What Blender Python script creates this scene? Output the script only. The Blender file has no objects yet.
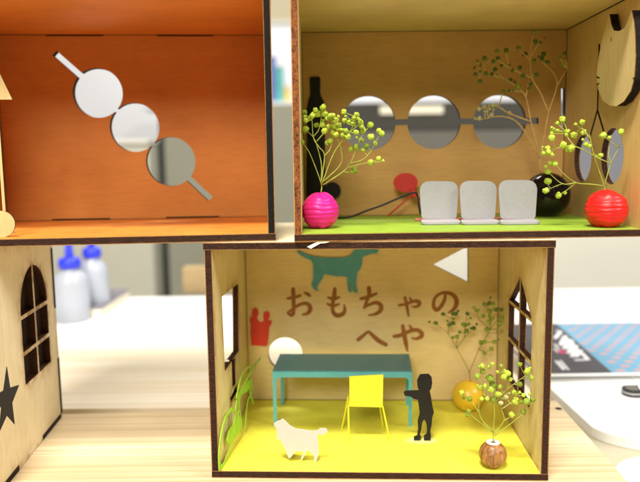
import bpy, bmesh, math, random
from mathutils import Vector, Matrix, noise
from mathutils.geometry import delaunay_2d_cdt
random.seed(7)
scene = bpy.context.scene
COL = scene.collection
S = 0.01                       # everything below is written in centimetres and shrunk to metres at the end

# ------------------------------------------------------------------ camera model
F = 650.0; PITCH = 0.1197; ROLL = -0.0136; HC = 19.0
CP, SP, CR, SR = math.cos(PITCH), math.sin(PITCH), math.cos(ROLL), math.sin(ROLL)
CAM = Vector((0, 0, HC))
def ray(px, py):
    a, b = px - 320, 241 - py
    u = (a*CR - b*SR)/F; v = (a*SR + b*CR)/F
    return Vector((u, CP + v*SP, -SP + v*CP))

class Frame:                   # a box's own frame: x along its front, y into it, z up
    def __init__(s, x, y, z, th): s.o = Vector((x, y, z)); s.th = th
    def rot(s): return Matrix.Rotation(-s.th, 3, 'Z')
    def world(s, p): return s.o + s.rot() @ Vector(p)
    def local(s, p): return s.rot().transposed() @ (Vector(p) - s.o)
    def hit(s, px, py, ax, val):
        o = s.local(CAM); d = s.rot().transposed() @ ray(px, py)
        k = (val - o[ax]) / d[ax]
        return o + d*k
W0 = Frame(0, 0, 0, 0)
def ground(px, py, z=0): return W0.hit(px, py, 2, z)

# ------------------------------------------------------------------ materials
def lin(r, g, b):
    f = lambda c: (c/255/12.92) if c/255 <= .04045 else ((c/255+.055)/1.055)**2.4
    return (f(r), f(g), f(b), 1)
def base_mat(name, rough=.6, spec=.3):
    m = bpy.data.materials.new(name); m.use_nodes = True
    nt = m.node_tree; b = nt.nodes['Principled BSDF']
    b.inputs['Roughness'].default_value = rough
    b.inputs['Specular IOR Level'].default_value = spec
    return m, nt, b
def coords(nt, scale, kind='Object'):
    t = nt.nodes.new('ShaderNodeTexCoord'); mp = nt.nodes.new('ShaderNodeMapping')
    mp.inputs['Scale'].default_value = [c/S for c in scale] if kind == 'Object' else scale
    nt.links.new(t.outputs[kind], mp.inputs['Vector']); return mp.outputs['Vector']
def noise_n(nt, vec, scale, detail=4, rough=.6, dist=0):
    n = nt.nodes.new('ShaderNodeTexNoise')
    n.inputs['Scale'].default_value = scale; n.inputs['Detail'].default_value = detail
    n.inputs['Roughness'].default_value = rough; n.inputs['Distortion'].default_value = dist
    nt.links.new(vec, n.inputs['Vector']); return n.outputs['Fac']
def ramp(nt, fac, stops):
    r = nt.nodes.new('ShaderNodeValToRGB'); e = r.color_ramp.elements
    while len(e) < len(stops): e.new(.5)
    for i, (p, c) in enumerate(stops): e[i].position = p; e[i].color = c if len(c) == 4 else (*c, 1)
    nt.links.new(fac, r.inputs['Fac']); return r.outputs['Color']
def mixc(nt, fac, a, b, mode='MIX'):
    m = nt.nodes.new('ShaderNodeMix'); m.data_type = 'RGBA'; m.blend_type = mode
    for sock, v in ((m.inputs[0], fac), (m.inputs[6], a), (m.inputs[7], b)):
        if hasattr(v, 'node'): nt.links.new(v, sock)
        else: sock.default_value = v
    return m.outputs[2]
def bump(nt, b, h, strength=.2, dist=.02):
    n = nt.nodes.new('ShaderNodeBump'); n.inputs['Strength'].default_value = strength
    n.inputs['Distance'].default_value = dist*S
    nt.links.new(h, n.inputs['Height']); nt.links.new(n.outputs['Normal'], b.inputs['Normal'])

def mat_ply(name, c1, c2, axis=0, scorch=True, contrast=1.0, rough=.55):
    """birch plywood face: grain along one axis, pores, scorch towards the laser-cut edges"""
    m, nt, b = base_mat(name, rough, .3)
    sc = [1.6, 1.6, 1.6]; sc[axis] = .12
    v = coords(nt, sc)
    g = noise_n(nt, v, 1.0, 6, .65, .6)
    col = ramp(nt, g, [(.5-.22/contrast, c2), (.5+.2/contrast, c1)])
    sc2 = [9, 9, 9]; sc2[axis] = .7
    p = noise_n(nt, coords(nt, sc2), 1.0, 3, .6)
    col = mixc(nt, .2, col, ramp(nt, p, [(.32, (.45, .38, .3)), (.5, (1, 1, 1))]), 'MULTIPLY')
    big = noise_n(nt, coords(nt, (.22, .22, .22)), 1.0, 3, .5)
    col = mixc(nt, .5, col, ramp(nt, big, [(.3, (.72, .68, .6)), (.65, (1, 1, 1))]), 'MULTIPLY')
    if scorch:
        a = nt.nodes.new('ShaderNodeAttribute'); a.attribute_name = 'scorch'
        nn = noise_n(nt, coords(nt, (1.1, 1.1, 1.1)), 1.0, 4, .6)
        mm = nt.nodes.new('ShaderNodeMath'); mm.operation = 'MULTIPLY'
        r2 = ramp(nt, nn, [(.36, (.08, .08, .08)), (.62, (1, 1, 1))])
        nt.links.new(a.outputs['Fac'], mm.inputs[0]); nt.links.new(r2, mm.inputs[1])
        col = mixc(nt, mm.outputs[0], col, (.34, .17, .035, 1))
    nt.links.new(col, b.inputs['Base Color'])
    bump(nt, b, p, .15, .02)
    return m
def mat_burnt(name, dark, warm, lo=.45, hi=.75, scale=6, stretch=(1, 1, 1), rough=.8, veneer=None):
    m, nt, b = base_mat(name, rough, .25)
    n = noise_n(nt, coords(nt, stretch), scale, 5, .75)
    n2 = noise_n(nt, coords(nt, (14, 14, 14)), 1.0, 2, .7)
    mm = nt.nodes.new('ShaderNodeMath'); mm.operation = 'MULTIPLY_ADD'
    nt.links.new(n2, mm.inputs[0]); mm.inputs[1].default_value = .5
    m3 = nt.nodes.new('ShaderNodeMath'); m3.operation = 'MULTIPLY'; m3.inputs[1].default_value = .55
    nt.links.new(n, m3.inputs[0]); nt.links.new(m3.outputs[0], mm.inputs[2])
    col = ramp(nt, mm.outputs[0], [(lo, dark), (hi, warm)])
    if veneer:
        a = nt.nodes.new('ShaderNodeAttribute'); a.attribute_name = 'ply'
        ad = nt.nodes.new('ShaderNodeMath'); ad.operation = 'MULTIPLY_ADD'; ad.inputs[1].default_value = .16; 
        nt.links.new(n, ad.inputs[0]); nt.links.new(a.outputs['Fac'], ad.inputs[2])
        f = ramp(nt, ad.outputs[0], [(.10, (1, 1, 1)), (.19, (0, 0, 0)), (.955, (0, 0, 0)), (1.0, (1, 1, 1))])
        col = mixc(nt, f, col, (*veneer, 1))
    nt.links.new(col, b.inputs['Base Color']); bump(nt, b, n, .6, .05)
    return m
def mat_plain(name, c, var=.12, rough=.5, spec=.3, scale=1.5, bmp=.05, **kw):
    m, nt, b = base_mat(name, rough, spec)
    n = noise_n(nt, coords(nt, (1, 1, 1)), scale, 5, .6)
    d = tuple(x*(1-var) for x in c[:3]); l = tuple(min(1, x*(1+var*.5)) for x in c[:3])
    nt.links.new(ramp(nt, n, [(.3, d), (.7, l)]), b.inputs['Base Color'])
    if bmp:
        n2 = noise_n(nt, coords(nt, (1, 1, 1)), scale*14, 3, .6); bump(nt, b, n2, bmp*4, .01)
    for k, v in kw.items(): b.inputs[k].default_value = v
    return m

def mat_floor(name, c, var):
    """painted card: cloudy tone, fibres, specks of dust"""
    m, nt, b = base_mat(name, .5, .3)
    n = noise_n(nt, coords(nt, (1, 1, 1)), .55, 5, .65, .4)
    d = tuple(x*(1-var*1.6) for x in c); l = tuple(min(1, x*(1+var*.4)) for x in c)
    col = ramp(nt, n, [(.3, d), (.66, l)])
    f = noise_n(nt, coords(nt, (2, 16, 2)), 1.0, 4, .7, 1.0)
    col = mixc(nt, .22, col, ramp(nt, f, [(.34, (.6, .55, .45)), (.52, (1, 1, 1))]), 'MULTIPLY')
    k = noise_n(nt, coords(nt, (1, 1, 1)), 13, 1, .5)
    col = mixc(nt, .5, col, ramp(nt, k, [(.235, (.35, .28, .18)), (.27, (1, 1, 1))]), 'MULTIPLY')
    nt.links.new(col, b.inputs['Base Color']); bump(nt, b, f, .12, .02); return m
M = {}
M['ply_pale'] = mat_ply('pale birch plywood', (.92, .83, .58), (.86, .74, .48), 2)
M['ply_side'] = mat_ply('birch plywood upright', (.86, .74, .43), (.78, .65, .34), 2)
M['ply_brown'] = mat_ply('brown birch plywood panel', (.70, .42, .145), (.61, .345, .105), 0, False, .5)
M['ply_back'] = mat_ply('birch plywood panel', (.86, .68, .33), (.80, .62, .28), 0, False, .5)
M['ply_lid'] = mat_ply('birch plywood lid', (.74, .54, .20), (.66, .46, .16), 0, False, .7)
M['ply_tan'] = mat_ply('tan birch plywood', (.76, .52, .20), (.68, .45, .165), 2, False, .7)
M['orange'] = mat_ply('orange stained plywood', (.71, .30, .062), (.63, .245, .046), 0, False, .5)
M['orange_floor'] = mat_floor('orange card floor', (.82, .29, .045), .14)
M['green_floor'] = mat_floor('green card floor', (.32, .50, .045), .10)
M['yellow_floor'] = mat_floor('yellow card floor', (.84, .79, .075), .08)
M['burnt'] = mat_burnt('scorched plywood edge', (.012, .005, .003), (.115, .038, .013), .45, .78, 3, (.5, .5, 4), .8, (.34, .17, .05))
M['burnt_black'] = mat_burnt('charred black plywood edge', (.006, .004, .003), (.42, .2, .07), .62, .78, 9, (1, 1, 1), .8, (.38, .19, .06))
M['burnt_red'] = mat_burnt('red brown scorched plywood edge', (.010, .005, .004), (.36, .115, .03), .42, .62, 2.4, (1.2, 1.2, 1.0), .8, (.5, .27, .07))
M['burnt_dim'] = mat_burnt('scorched hole edge', (.02, .008, .004), (.12, .045, .02), .4, .75, 6)
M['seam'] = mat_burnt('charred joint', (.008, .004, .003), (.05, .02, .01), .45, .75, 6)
M['black_paint'] = mat_plain('matt black board', (.012, .010, .010), .3, .6)
M['brand'] = mat_burnt('burnt lettering', (.26, .095, .020), (.40, .16, .035), .38, .66, 2)
M['teal'] = mat_plain('teal card', (.13, .48, .57), .1, .55)
M['teal_top'] = mat_plain('dark teal card', (.09, .27, .32), .1, .38)
M['teal_paint'] = mat_plain('teal wall paint', (.10, .36, .42), .12, .6)
M['red_card'] = mat_plain('red card', (.72, .055, .028), .1, .55)
M['red_dull'] = mat_plain('dull red card', (.62, .045, .035), .1, .55)
M['pink_card'] = mat_plain('pink card', (.75, .22, .18), .1, .55)
M['yellow_card'] = mat_plain('yellow card', (.86, .80, .04), .06, .5)
M['white_card'] = mat_plain('cream white card', (.58, .53, .46), .05, .6)
M['grey_card'] = mat_plain('pale grey card', (.375, .355, .37), .06, .7, .2, 6, .12)
M['green_card'] = mat_plain('leaf green card', (.36, .64, .05), .15, .5)
M['pale_wood'] = mat_ply('pale wood cutout', (.78, .60, .28), (.68, .48, .2), 2, False)
M['cat_wood'] = mat_ply('pale plywood cat face', (.80, .64, .30), (.70, .54, .24), 2, False)
M['magenta'] = mat_plain('magenta paint', (.86, .012, .26), .12, .4, .4, 1.2, .06)
M['red_gloss'] = mat_plain('red paint', (.82, .014, .012), .12, .38, .4, 1.2, .06)
M['black_gloss'] = mat_plain('black glaze', (.012, .006, .006), .3, .10, .35, 1.0, 0)
M['ochre'] = mat_plain('ochre glaze', (.82, .53, .03), .15, .32, .45, .8, .02)
M['cable'] = mat_plain('dark blue black cable', (.008, .010, .018), .2, .4)
M['vase_mouth'] = mat_plain('white vase collar', (.85, .82, .74), .05, .5)
M['stem_green'] = mat_plain('green stalk', (.40, .44, .07), .25, .5, .3, 3)
M['stem_dry'] = mat_plain('dry tan stalk', (.68, .45, .15), .25, .6, .2, 3)
M['stem_dark'] = mat_plain('olive stalk', (.16, .17, .025), .25, .6, .2, 3)
def mat_bud(name, a, b_):
    m, nt, b = base_mat(name, .55, .3)
    n = noise_n(nt, coords(nt, (S, S, S)), 2.6, 3, .6)
    oi = nt.nodes.new('ShaderNodeObjectInfo')
    c = mixc(nt, oi.outputs['Random'], (*a, 1), (*b_, 1))
    c = mixc(nt, .55, c, ramp(nt, n, [(.35, (.55, .6, .35)), (.62, (1, 1, 1))]), 'MULTIPLY')
    nt.links.new(c, b.inputs['Base Color']); bump(nt, b, n, .5, .04)
    b.inputs['Subsurface Weight'].default_value = .0
    return m
M['bud_lime'] = mat_bud('lime flower bud', (.54, .65, .07), (.44, .56, .05))
M['bud_dark'] = mat_bud('dark green flower bud', (.09, .17, .02), (.16, .23, .035))
M['bud_mid'] = mat_bud('mid green flower bud', (.32, .42, .04), (.22, .30, .03))
M['bud_pale'] = mat_bud('pale flower bud', (.55, .52, .28), (.48, .50, .2))
def mat_walnut():
    m, nt, b = base_mat('brown turned wood', .35, .4)
    n = noise_n(nt, coords(nt, (3, 3, .8)), 1.0, 5, .6, 1.5)
    nt.links.new(ramp(nt, n, [(.32, (.13, .05, .012)), (.55, (.34, .16, .045)), (.7, (.46, .25, .08))]), b.inputs['Base Color'])
    bump(nt, b, n, .15, .02); return m
M['walnut'] = mat_walnut()
def mat_board(name, a, c, k=1.0):
    """light cedar board, long fine grain running across the picture"""
    m, nt, b = base_mat(name, .5, .25)
    v1 = noise_n(nt, coords(nt, (.012, 2.6, 2.6)), 1.0, 6, .72, .3)
    v2 = noise_n(nt, coords(nt, (.05, 7, 7)), 1.0, 3, .6)
    v3 = noise_n(nt, coords(nt, (.02, .3, .3)), 1.0, 3, .5)
    col = ramp(nt, v1, [(.34, c), (.60, a)])
    col = mixc(nt, .35*k, col, ramp(nt, v2, [(.35, (.62, .5, .36)), (.55, (1, 1, 1))]), 'MULTIPLY')
    col = mixc(nt, .6*k, col, ramp(nt, v3, [(.36, (.80, .70, .55)), (.6, (1, 1, 1))]), 'MULTIPLY')
    nt.links.new(col, b.inputs['Base Color']); bump(nt, b, v1, .1, .03); return m
M['board'] = mat_board('light cedar board', (.76, .64, .42), (.60, .46, .27))
M['board_far'] = mat_board('pale pine board', (.90, .83, .68), (.82, .72, .54), .8)
M['table'] = mat_plain('desk top with painted shade', (.40, .37, .26), .04, .5, .3, .1, 0)  # darkened so the shade below the tray edge is in the colour
M['white_top'] = mat_plain('white laminate', (.86, .855, .84), .02, .4, .3, .1, 0)
M['plate'] = mat_plain('white plastic', (.86, .86, .85), .02, .35, .4, .1, 0)
M['wall'] = mat_plain('beige wall paint', (.42, .36, .24), .05, .8, .2, .05, 0)
M['white_wall'] = mat_plain('white board', (.70, .70, .72), .02, .5, .3, .05, 0)
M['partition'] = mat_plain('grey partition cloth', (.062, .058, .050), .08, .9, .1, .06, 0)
M['partition_low_lit'] = mat_plain('mid grey lower lit partition cloth', (.135, .13, .112), .08, .9, .1, .06, 0)  # light gradient down the screen put into a second cloth tone
M['partition_left_lit'] = mat_plain('pale grey left lit partition cloth', (.27, .265, .21), .08, .9, .1, .06, 0)  # same cloth, painted paler where the left of the screen is lit more
M['partition_right_lit'] = mat_plain('cool grey right lit partition cloth', (.20, .20, .225), .08, .9, .1, .06, 0)  # same cloth again, the brighter lit right end put into its colour
M['cabinet'] = mat_plain('cream grey steel', (.50, .49, .41), .04, .5, .3, .05, 0)
M['cabinet_light'] = mat_plain('light beige steel', (.66, .64, .57), .04, .5, .3, .05, 0)
M['gap_dark'] = mat_plain('dark rubber strip', (.03, .035, .03), .1, .7)
M['cardboard'] = mat_plain('cardboard', (.40, .29, .15), .08, .8, .1, .3, 0)
M['slate'] = mat_plain('slate grey plastic', (.20, .19, .22), .06, .5, .3, .2, 0)
M['cream_side'] = mat_plain('cream plastic', (.80, .74, .58), .04, .5, .3, .2, 0)
M['blue_cap'] = mat_plain('blue plastic', (.03, .05, .72), .06, .35, .4, .5, 0)
M['bottle'] = mat_plain('milky plastic', (.60, .64, .74), .03, .3, .4, .3, 0)
M['bottle'].node_tree.nodes['Principled BSDF'].inputs['Transmission Weight'].default_value = .35
M['case_black'] = mat_plain('black printed sleeve', (.06, .06, .075), .1, .35, .4, .5, 0)
M['case_blue'] = mat_plain('sky blue printed sleeve', (.145, .345, .50), .05, .35, .4, .5, 0)
M['dash'] = mat_plain('salmon print', (.62, .28, .24), .05, .4, .3, .5, 0)
M['print_white'] = mat_plain('white print', (.72, .72, .72), .1, .4, .3, 3, 0)
M['print_pink'] = mat_plain('pink print', (.65, .05, .15), .1, .4, .3, .5, 0)
M['steel'] = mat_plain('bright wire', (.6, .6, .6), .05, .25, .5, 1, 0, Metallic=1.0)
M['clip_black'] = mat_plain('black clip enamel', (.015, .015, .016), .2, .3, .5, 1, 0)
M['poster_teal'] = mat_plain('teal box card', (.10, .42, .38), .2, .5, .3, .2, 0)
M['poster_yellow'] = mat_plain('yellow box card', (.72, .55, .15), .2, .5, .3, .2, 0)
M['poster_blue'] = mat_plain('blue box card', (.10, .16, .42), .2, .5, .3, .2, 0)
M['paper'] = mat_plain('white paper', (.84, .80, .68), .04, .7, .2, 2)
def mat_clear():
    m, nt, b = base_mat('clear acrylic', .04, .3)
    n = noise_n(nt, coords(nt, (1, 1, 1)), 6, 2, .5)
    nt.links.new(ramp(nt, n, [(.3, (.93, .93, .88)), (.7, (1, 1, .97))]), b.inputs['Base Color'])
    b.inputs['Alpha'].default_value = .13; return m
M['clear'] = mat_clear()

# ------------------------------------------------------------------ object helpers
def tag(o, label=None, cat=None, group=None, kind=None):
    if label: o['label'] = label
    if cat: o['category'] = cat
    if group: o['group'] = group
    if kind: o['kind'] = kind
    return o
def thing(name, label, cat, fr=W0, base=(0, 0, 0), group=None):
    """Empty at the thing's base, given in the frame of the box (or world) it stands in"""
    o = bpy.data.objects.new(name, None); COL.objects.link(o)
    o.empty_display_size = .02
    o.location = fr.world(base); o.rotation_euler = (0, 0, -fr.th)
    return tag(o, label, cat, group)
def link(name, bm, mats, parent=None, fr=W0, base=(0, 0, 0), smooth=False):
    """bmesh given in the frame -> one mesh object whose origin is the thing's base"""
    if not isinstance(mats, (list, tuple)): mats = [mats]
    me = bpy.data.meshes.new(name)
    bmesh.ops.translate(bm, verts=bm.verts[:], vec=-Vector(base))
    if smooth:
        for f in bm.faces: f.smooth = True
    bm.to_mesh(me); bm.free()
    for m in mats: me.materials.append(m)
    o = bpy.data.objects.new(name, me); COL.objects.link(o)
    if parent: o.parent = parent
    else: o.location = fr.world(base); o.rotation_euler = (0, 0, -fr.th)
    return o
def add_box(bm, lo, hi, mi=0):
    v = [bm.verts.new((x, y, z)) for x in (lo[0], hi[0]) for y in (lo[1], hi[1]) for z in (lo[2], hi[2])]
    for q in ((0, 1, 3, 2), (4, 6, 7, 5), (0, 4, 5, 1), (2, 3, 7, 6), (0, 2, 6, 4), (1, 5, 7, 3)):
        f = bm.faces.new([v[i] for i in q]); f.material_index = mi
    return v
def bevelled_box(lo, hi, r=.05, seg=2):
    bm = bmesh.new(); add_box(bm, lo, hi)
    bmesh.ops.recalc_face_normals(bm, faces=bm.faces[:])
    bmesh.ops.bevel(bm, geom=bm.edges[:], offset=r, segments=seg, affect='EDGES', profile=.5)
    return bm
def circle(c, r, n=48, ry=None, a0=0):
    ry = r if ry is None else ry
    return [(c[0]+r*math.cos(a0+2*math.pi*i/n), c[1]+ry*math.sin(a0+2*math.pi*i/n)) for i in range(n)]
def seg_dist(p, a, b):
    ax, ay = b[0]-a[0], b[1]-a[1]; L = ax*ax+ay*ay
    t = 0 if L == 0 else max(0, min(1, ((p[0]-a[0])*ax+(p[1]-a[1])*ay)/L))
    return math.hypot(p[0]-a[0]-t*ax, p[1]-a[1]-t*ay)
def slab(polys, holes, thick, to3, grid=0, scorch=.9, centre=False):
    """a sheet cut to the union of polys minus holes; to3(u,v,w) gives the point, face at w=0, back at w=thick.
    material slots: 0 face, 1 back, 2 cut edge"""
    verts = []; faces = []
    for p in list(polys)+list(holes):
        if sum(a[0]*b[1]-b[0]*a[1] for a, b in zip(p, list(p[1:])+[p[0]])) < 0: p = list(reversed(p))
        i0 = len(verts); verts += [Vector(q) for q in p]; faces.append(list(range(i0, len(verts))))
    if grid:
        xs = [v[0] for v in verts]; ys = [v[1] for v in verts]
        x = min(xs)+grid*.5
        while x < max(xs):
            y = min(ys)+grid*.5
            while y < max(ys):
                verts.append(Vector((x+random.uniform(-.05, .05)*grid, y+random.uniform(-.05, .05)*grid))); y += grid
            x += grid
    edges = [(f[k], f[(k+1) % len(f)]) for f in faces for k in range(len(f))]
    ov, oe, of, _, _, _ = delaunay_2d_cdt(verts, edges, [], 0, 1e-5)
    def box_of(p): return (min(q[0] for q in p), max(q[0] for q in p), min(q[1] for q in p), max(q[1] for q in p))
    PB = [(p, box_of(p)) for p in polys]; HB = [(p, box_of(p)) for p in holes]
    def inside(x, y, lst):
        for p, (xa, xb, ya_, yb2) in lst:
            if x < xa or x > xb or y < ya_ or y > yb2: continue
            c = False; x1, y1 = p[-1][0], p[-1][1]
            for q in p:
                x2, y2 = q[0], q[1]
                if (y1 > y) != (y2 > y) and x < (x2-x1)*(y-y1)/(y2-y1)+x1: c = not c
                x1, y1 = x2, y2
            if c: return True
        return False
    keep = []
    for f in of:
        cx = sum(ov[k][0] for k in f)/len(f); cy = sum(ov[k][1] for k in f)/len(f)
        if inside(cx, cy, PB) and not inside(cx, cy, HB): keep.append(list(f))
    bm = bmesh.new(); a = {}; b = {}
    lay = bm.verts.layers.float.new('scorch') if grid else None
    pl = bm.verts.layers.float.new('ply')
    for f in keep:
        for i in f:
            if i not in a:
                a[i] = bm.verts.new(to3(ov[i][0], ov[i][1], 0)); b[i] = bm.verts.new(to3(ov[i][0], ov[i][1], thick)); b[i][pl] = 1.0
    ed = {}
    for f in keep:
        bm.faces.new([a[i] for i in f]).material_index = 0
        bm.faces.new([b[i] for i in reversed(f)]).material_index = 1
        for i, j in zip(f, f[1:]+f[:1]): ed[(i, j)] = 1
    rim = []
    for (i, j) in ed:
        if (j, i) not in ed:
            bm.faces.new((a[j], a[i], b[i], b[j])).material_index = 2; rim.append((ov[i], ov[j]))
    if grid:
        for d in (a, b):
            for i, v in d.items():
                dist = min((seg_dist(ov[i], s, e) for s, e in rim), default=9)
                v[lay] = scorch*math.exp(-dist/.42)
    bmesh.ops.recalc_face_normals(bm, faces=bm.faces[:])
    return bm
def catmull(pts, n=6):
    if len(pts) < 3: n_ = n; return [tuple(a+(b-a)*t/n_ for a, b in zip(pts[0], pts[1])) for t in range(n_+1)]
    out = []
    P = [tuple(2*a-b for a, b in zip(pts[0], pts[1]))]+list(pts)+[tuple(2*a-b for a, b in zip(pts[-1], pts[-2]))]
    for i in range(1, len(P)-2):
        for k in range(n):
            t = k/n; p0, p1, p2, p3 = P[i-1], P[i], P[i+1], P[i+2]
            out.append(tuple(.5*(2*b+(c-a)*t+(2*a-5*b+4*c-d)*t*t+(3*b-a-3*c+d)*t**3) for a, b, c, d in zip(p0, p1, p2, p3)))
    out.append(tuple(pts[-1])); return out
def ribbon(pts, widths, smooth=6, cap=10):
    """polygons whose union is a brush stroke along pts (2D) with the given widths"""
    q = catmull([(*p, w) for p, w in zip(pts, widths)], smooth) if smooth else [(*p, w) for p, w in zip(pts, widths)]
    polys = []
    for i, (x, y, w) in enumerate(q):
        if smooth or True: polys.append(circle((x, y), max(w, .01)/2, cap, None, i*.137+.05))
    for (x0, y0, w0), (x1, y1, w1) in zip(q, q[1:]):
        L = math.hypot(x1-x0, y1-y0)
        if L < 1e-4: continue
        nx, ny = -(y1-y0)/L, (x1-x0)/L
        polys.append([(x0+nx*w0/2, y0+ny*w0/2), (x0-nx*w0/2, y0-ny*w0/2), (x1-nx*w1/2, y1-ny*w1/2), (x1+nx*w1/2, y1+ny*w1/2)])
    return polys
def add_tube(bm, pts, r, n=6, mi=0):
    pts = [Vector(p) for p in pts]; rings = []
    rs = r if isinstance(r, (list, tuple)) else [r]*len(pts)
    ref = Vector((0, 1, 0.13))
    for i, p in enumerate(pts):
        t = (pts[min(i+1, len(pts)-1)]-pts[max(i-1, 0)]).normalized()
        u = t.cross(ref)
        if u.length < .05: u = t.cross(Vector((1, 0, 0)))
        u.normalize(); w = t.cross(u)
        rings.append([bm.verts.new(p+(u*math.cos(2*math.pi*k/n)+w*math.sin(2*math.pi*k/n))*rs[i]) for k in range(n)])
    for a, b in zip(rings, rings[1:]):
        for k in range(n): bm.faces.new((a[k], a[(k+1) % n], b[(k+1) % n], b[k])).material_index = mi
    bm.faces.new(list(reversed(rings[0]))).material_index = mi; bm.faces.new(rings[-1]).material_index = mi
def lathe(prof, c=(0, 0, 0), n=48, wob=0, zw=0):
    """revolve (radius, height) about the upright through c"""
    bm = bmesh.new(); rings = []
    for (r, z) in prof:
        if r < 1e-5: rings.append([bm.verts.new((c[0], c[1], c[2]+z))]); continue
        rr = []
        for k in range(n):
            a = 2*math.pi*k/n
            q = r*(1+wob*noise.noise(Vector((math.cos(a)*2, math.sin(a)*2, z*3+c[0]))))
            dz = zw*noise.noise(Vector((math.cos(a)*1.6+c[0], math.sin(a)*1.6, z*2.2)))
            rr.append(bm.verts.new((c[0]+q*math.cos(a), c[1]+q*math.sin(a), c[2]+z+dz)))
        rings.append(rr)
    for a, b in zip(rings, rings[1:]):
        if len(a) == 1 and len(b) > 1:
            for k in range(n): bm.faces.new((a[0], b[(k+1) % n], b[k]))
        elif len(b) == 1 and len(a) > 1:
            for k in range(n): bm.faces.new((a[k], a[(k+1) % n], b[0]))
        elif len(a) > 1:
            for k in range(n): bm.faces.new((a[k], a[(k+1) % n], b[(k+1) % n], b[k]))
    bmesh.ops.recalc_face_normals(bm, faces=bm.faces[:])
    return bm
# planes used to lay sheets: (u, v, w) -> point in frame
def on_back(y0, sgn=1): return lambda u, v, w: Vector((u, y0+sgn*w, v))     # faces the opening (-y)
def on_side(x0, sgn): return lambda u, v, w: Vector((x0+sgn*w, u, v))
def on_flat(z0, sgn): return lambda u, v, w: Vector((u, v, z0+sgn*w))
def px_back(fr, y0, pts): return [(lambda h: (h.x, h.z))(fr.hit(px, py, 1, y0)) for px, py in pts]
def px_side(fr, x0, pts): return [(lambda h: (h.y, h.z))(fr.hit(px, py, 0, x0)) for px, py in pts]
def crop(pts, ox, oy, k): return [(ox+x/k, oy+y/k) for x, y in pts]
def rect(x0, y0, x1, y1): return [(x0, y0), (x1, y0), (x1, y1), (x0, y1)]

# ------------------------------------------------------------------ the toy room boxes
W, H, D, T = 20.2, 14.46, 11.9, .44
LB = Frame(-6.79, 37.69, 0, .0481)
ULo = Vector((-2.61, 38.03, H+.02))
UL = Frame(0, 0, 0, -.077); UL.o = ULo - UL.rot() @ Vector((W+.05, 0, 0)); WU = W+.05
UR = Frame(-1.47, 37.2, H+.03, -.0116); WR = W+.28
LLth = -.0845
LL = Frame(0, 0, 0, LLth); LL.o = Vector((-19.93, 47.95, 0)) - LL.rot() @ Vector((W, D+T, 0))

def finger(parent, fr, segs, mat):
    for lo, hi in segs:
        bm = bmesh.new(); add_box(bm, lo, hi); link('finger_joint', bm, mat, parent, fr)
def toy_box(fr, w, label, mats, back_holes=(), left_holes=(), right_holes=(), depth=D, edges=None, grid=(0, 0), tb=T-.03):
    """open-fronted plywood box > base panel (> floor sheet), lid, two side panels, back panel"""
    root = thing('toy_room_box', label, 'toy room', fr)
    e = edges or {}
    E = lambda k: e.get(k, M['burnt'])
    base = link('base_panel', slab([rect(0, 0, w, depth+T)], [], T, on_flat(T, -1)), [mats['base'], M['ply_lid'], E('base')], root, fr)
    if mats.get('sheet'):
        link('floor_sheet', slab([rect(T+.03, .06, w-T-.03, depth-.03)], [], .035, on_flat(T+.04, -1)), [mats['sheet']]*3, base, fr)
    link('lid_panel', slab([rect(-.04, -.03, w+.04, depth+T)], [], T, on_flat(H-T, 1)), [mats['lid'], M['ply_pale'], E('lid')], root, fr)
    z0, z1 = T+.004, H-T-.004
    ls = link('side_panel', slab([rect(0, z0, depth+T, z1)], left_holes, T, on_side(T, -1), grid[0]), [mats['left'], M['ply_pale'], E('left')], root, fr)
    rs = link('side_panel', slab([rect(0, z0, depth+T, z1)], right_holes, T, on_side(w-T, 1), grid[1]), [mats['right'], M['ply_pale'], E('right')], root, fr)
    bk = link('back_panel', slab([rect(T+.004, z0, w-T-.004, z1)], back_holes, tb, on_back(depth)), [mats['back'], M['ply_pale'], M['seam']], root, fr)
    return root, base, ls, rs, bk

# ---- lower centre box -------------------------------------------------------
bh = [circle(tuple(px_back(LB, D, [(285.4, 354.2)])[0]), 17.6*49.6/650, 56),
      px_back(LB, D, [(433, 264.7), (468.3, 282.3), (468.3, 246)])]
lx = T
win = px_side(LB, lx, crop([(75, 195), (132, 150), (134, 382), (86, 452)], 200, 240, 3.443))
slot1 = px_side(LB, lx, [(231.6, 361), (235.2, 357.5), (235.6, 384), (232.6, 387)])
slot2 = px_side(LB, lx, [(230.2, 398.5), (237.0, 383.5), (237.2, 391.5), (231, 402)])
rx = W-T
pe = px_side(LB, rx, [(508.2, 304.5), (531.4, 316), (507.2, 386), (530.5, 402.5), (517.5, 274.5)])
ya, yb = (pe[0][0]+pe[2][0])/2, (pe[1][0]+pe[3][0])/2
ze, zb, za = (pe[0][1]+pe[1][1])/2, (pe[2][1]+pe[3][1])/2, pe[4][1]
ym = (ya+yb)/2; bw = .2; zm = zb+(ze-zb)*.53
hw = []
for (a, b) in ((ya, ym+bw/2), (ym-bw/2, yb)):
    lo_, hi_ = min(a, b), max(a, b)
    pass
y_far, y_near = max(ya, yb), min(ya, yb)
for (a, b) in ((y_near, ym-bw/2), (ym+bw/2, y_far)):
    hw.append(rect(a, zb, b, zm-bw/2)); hw.append(rect(a, zm+bw/2, b, ze-bw/2))
gab = (za-ze)/(ym-y_near)
hw.append([(y_near+.1, ze+bw/2), (ym-bw/2, ze+bw/2), (ym-bw/2, za-bw/2*gab)])
hw.append([(ym+bw/2, ze+bw/2), (y_far-.1, ze+bw/2), (ym+bw/2, za-bw/2*gab)])
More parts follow.
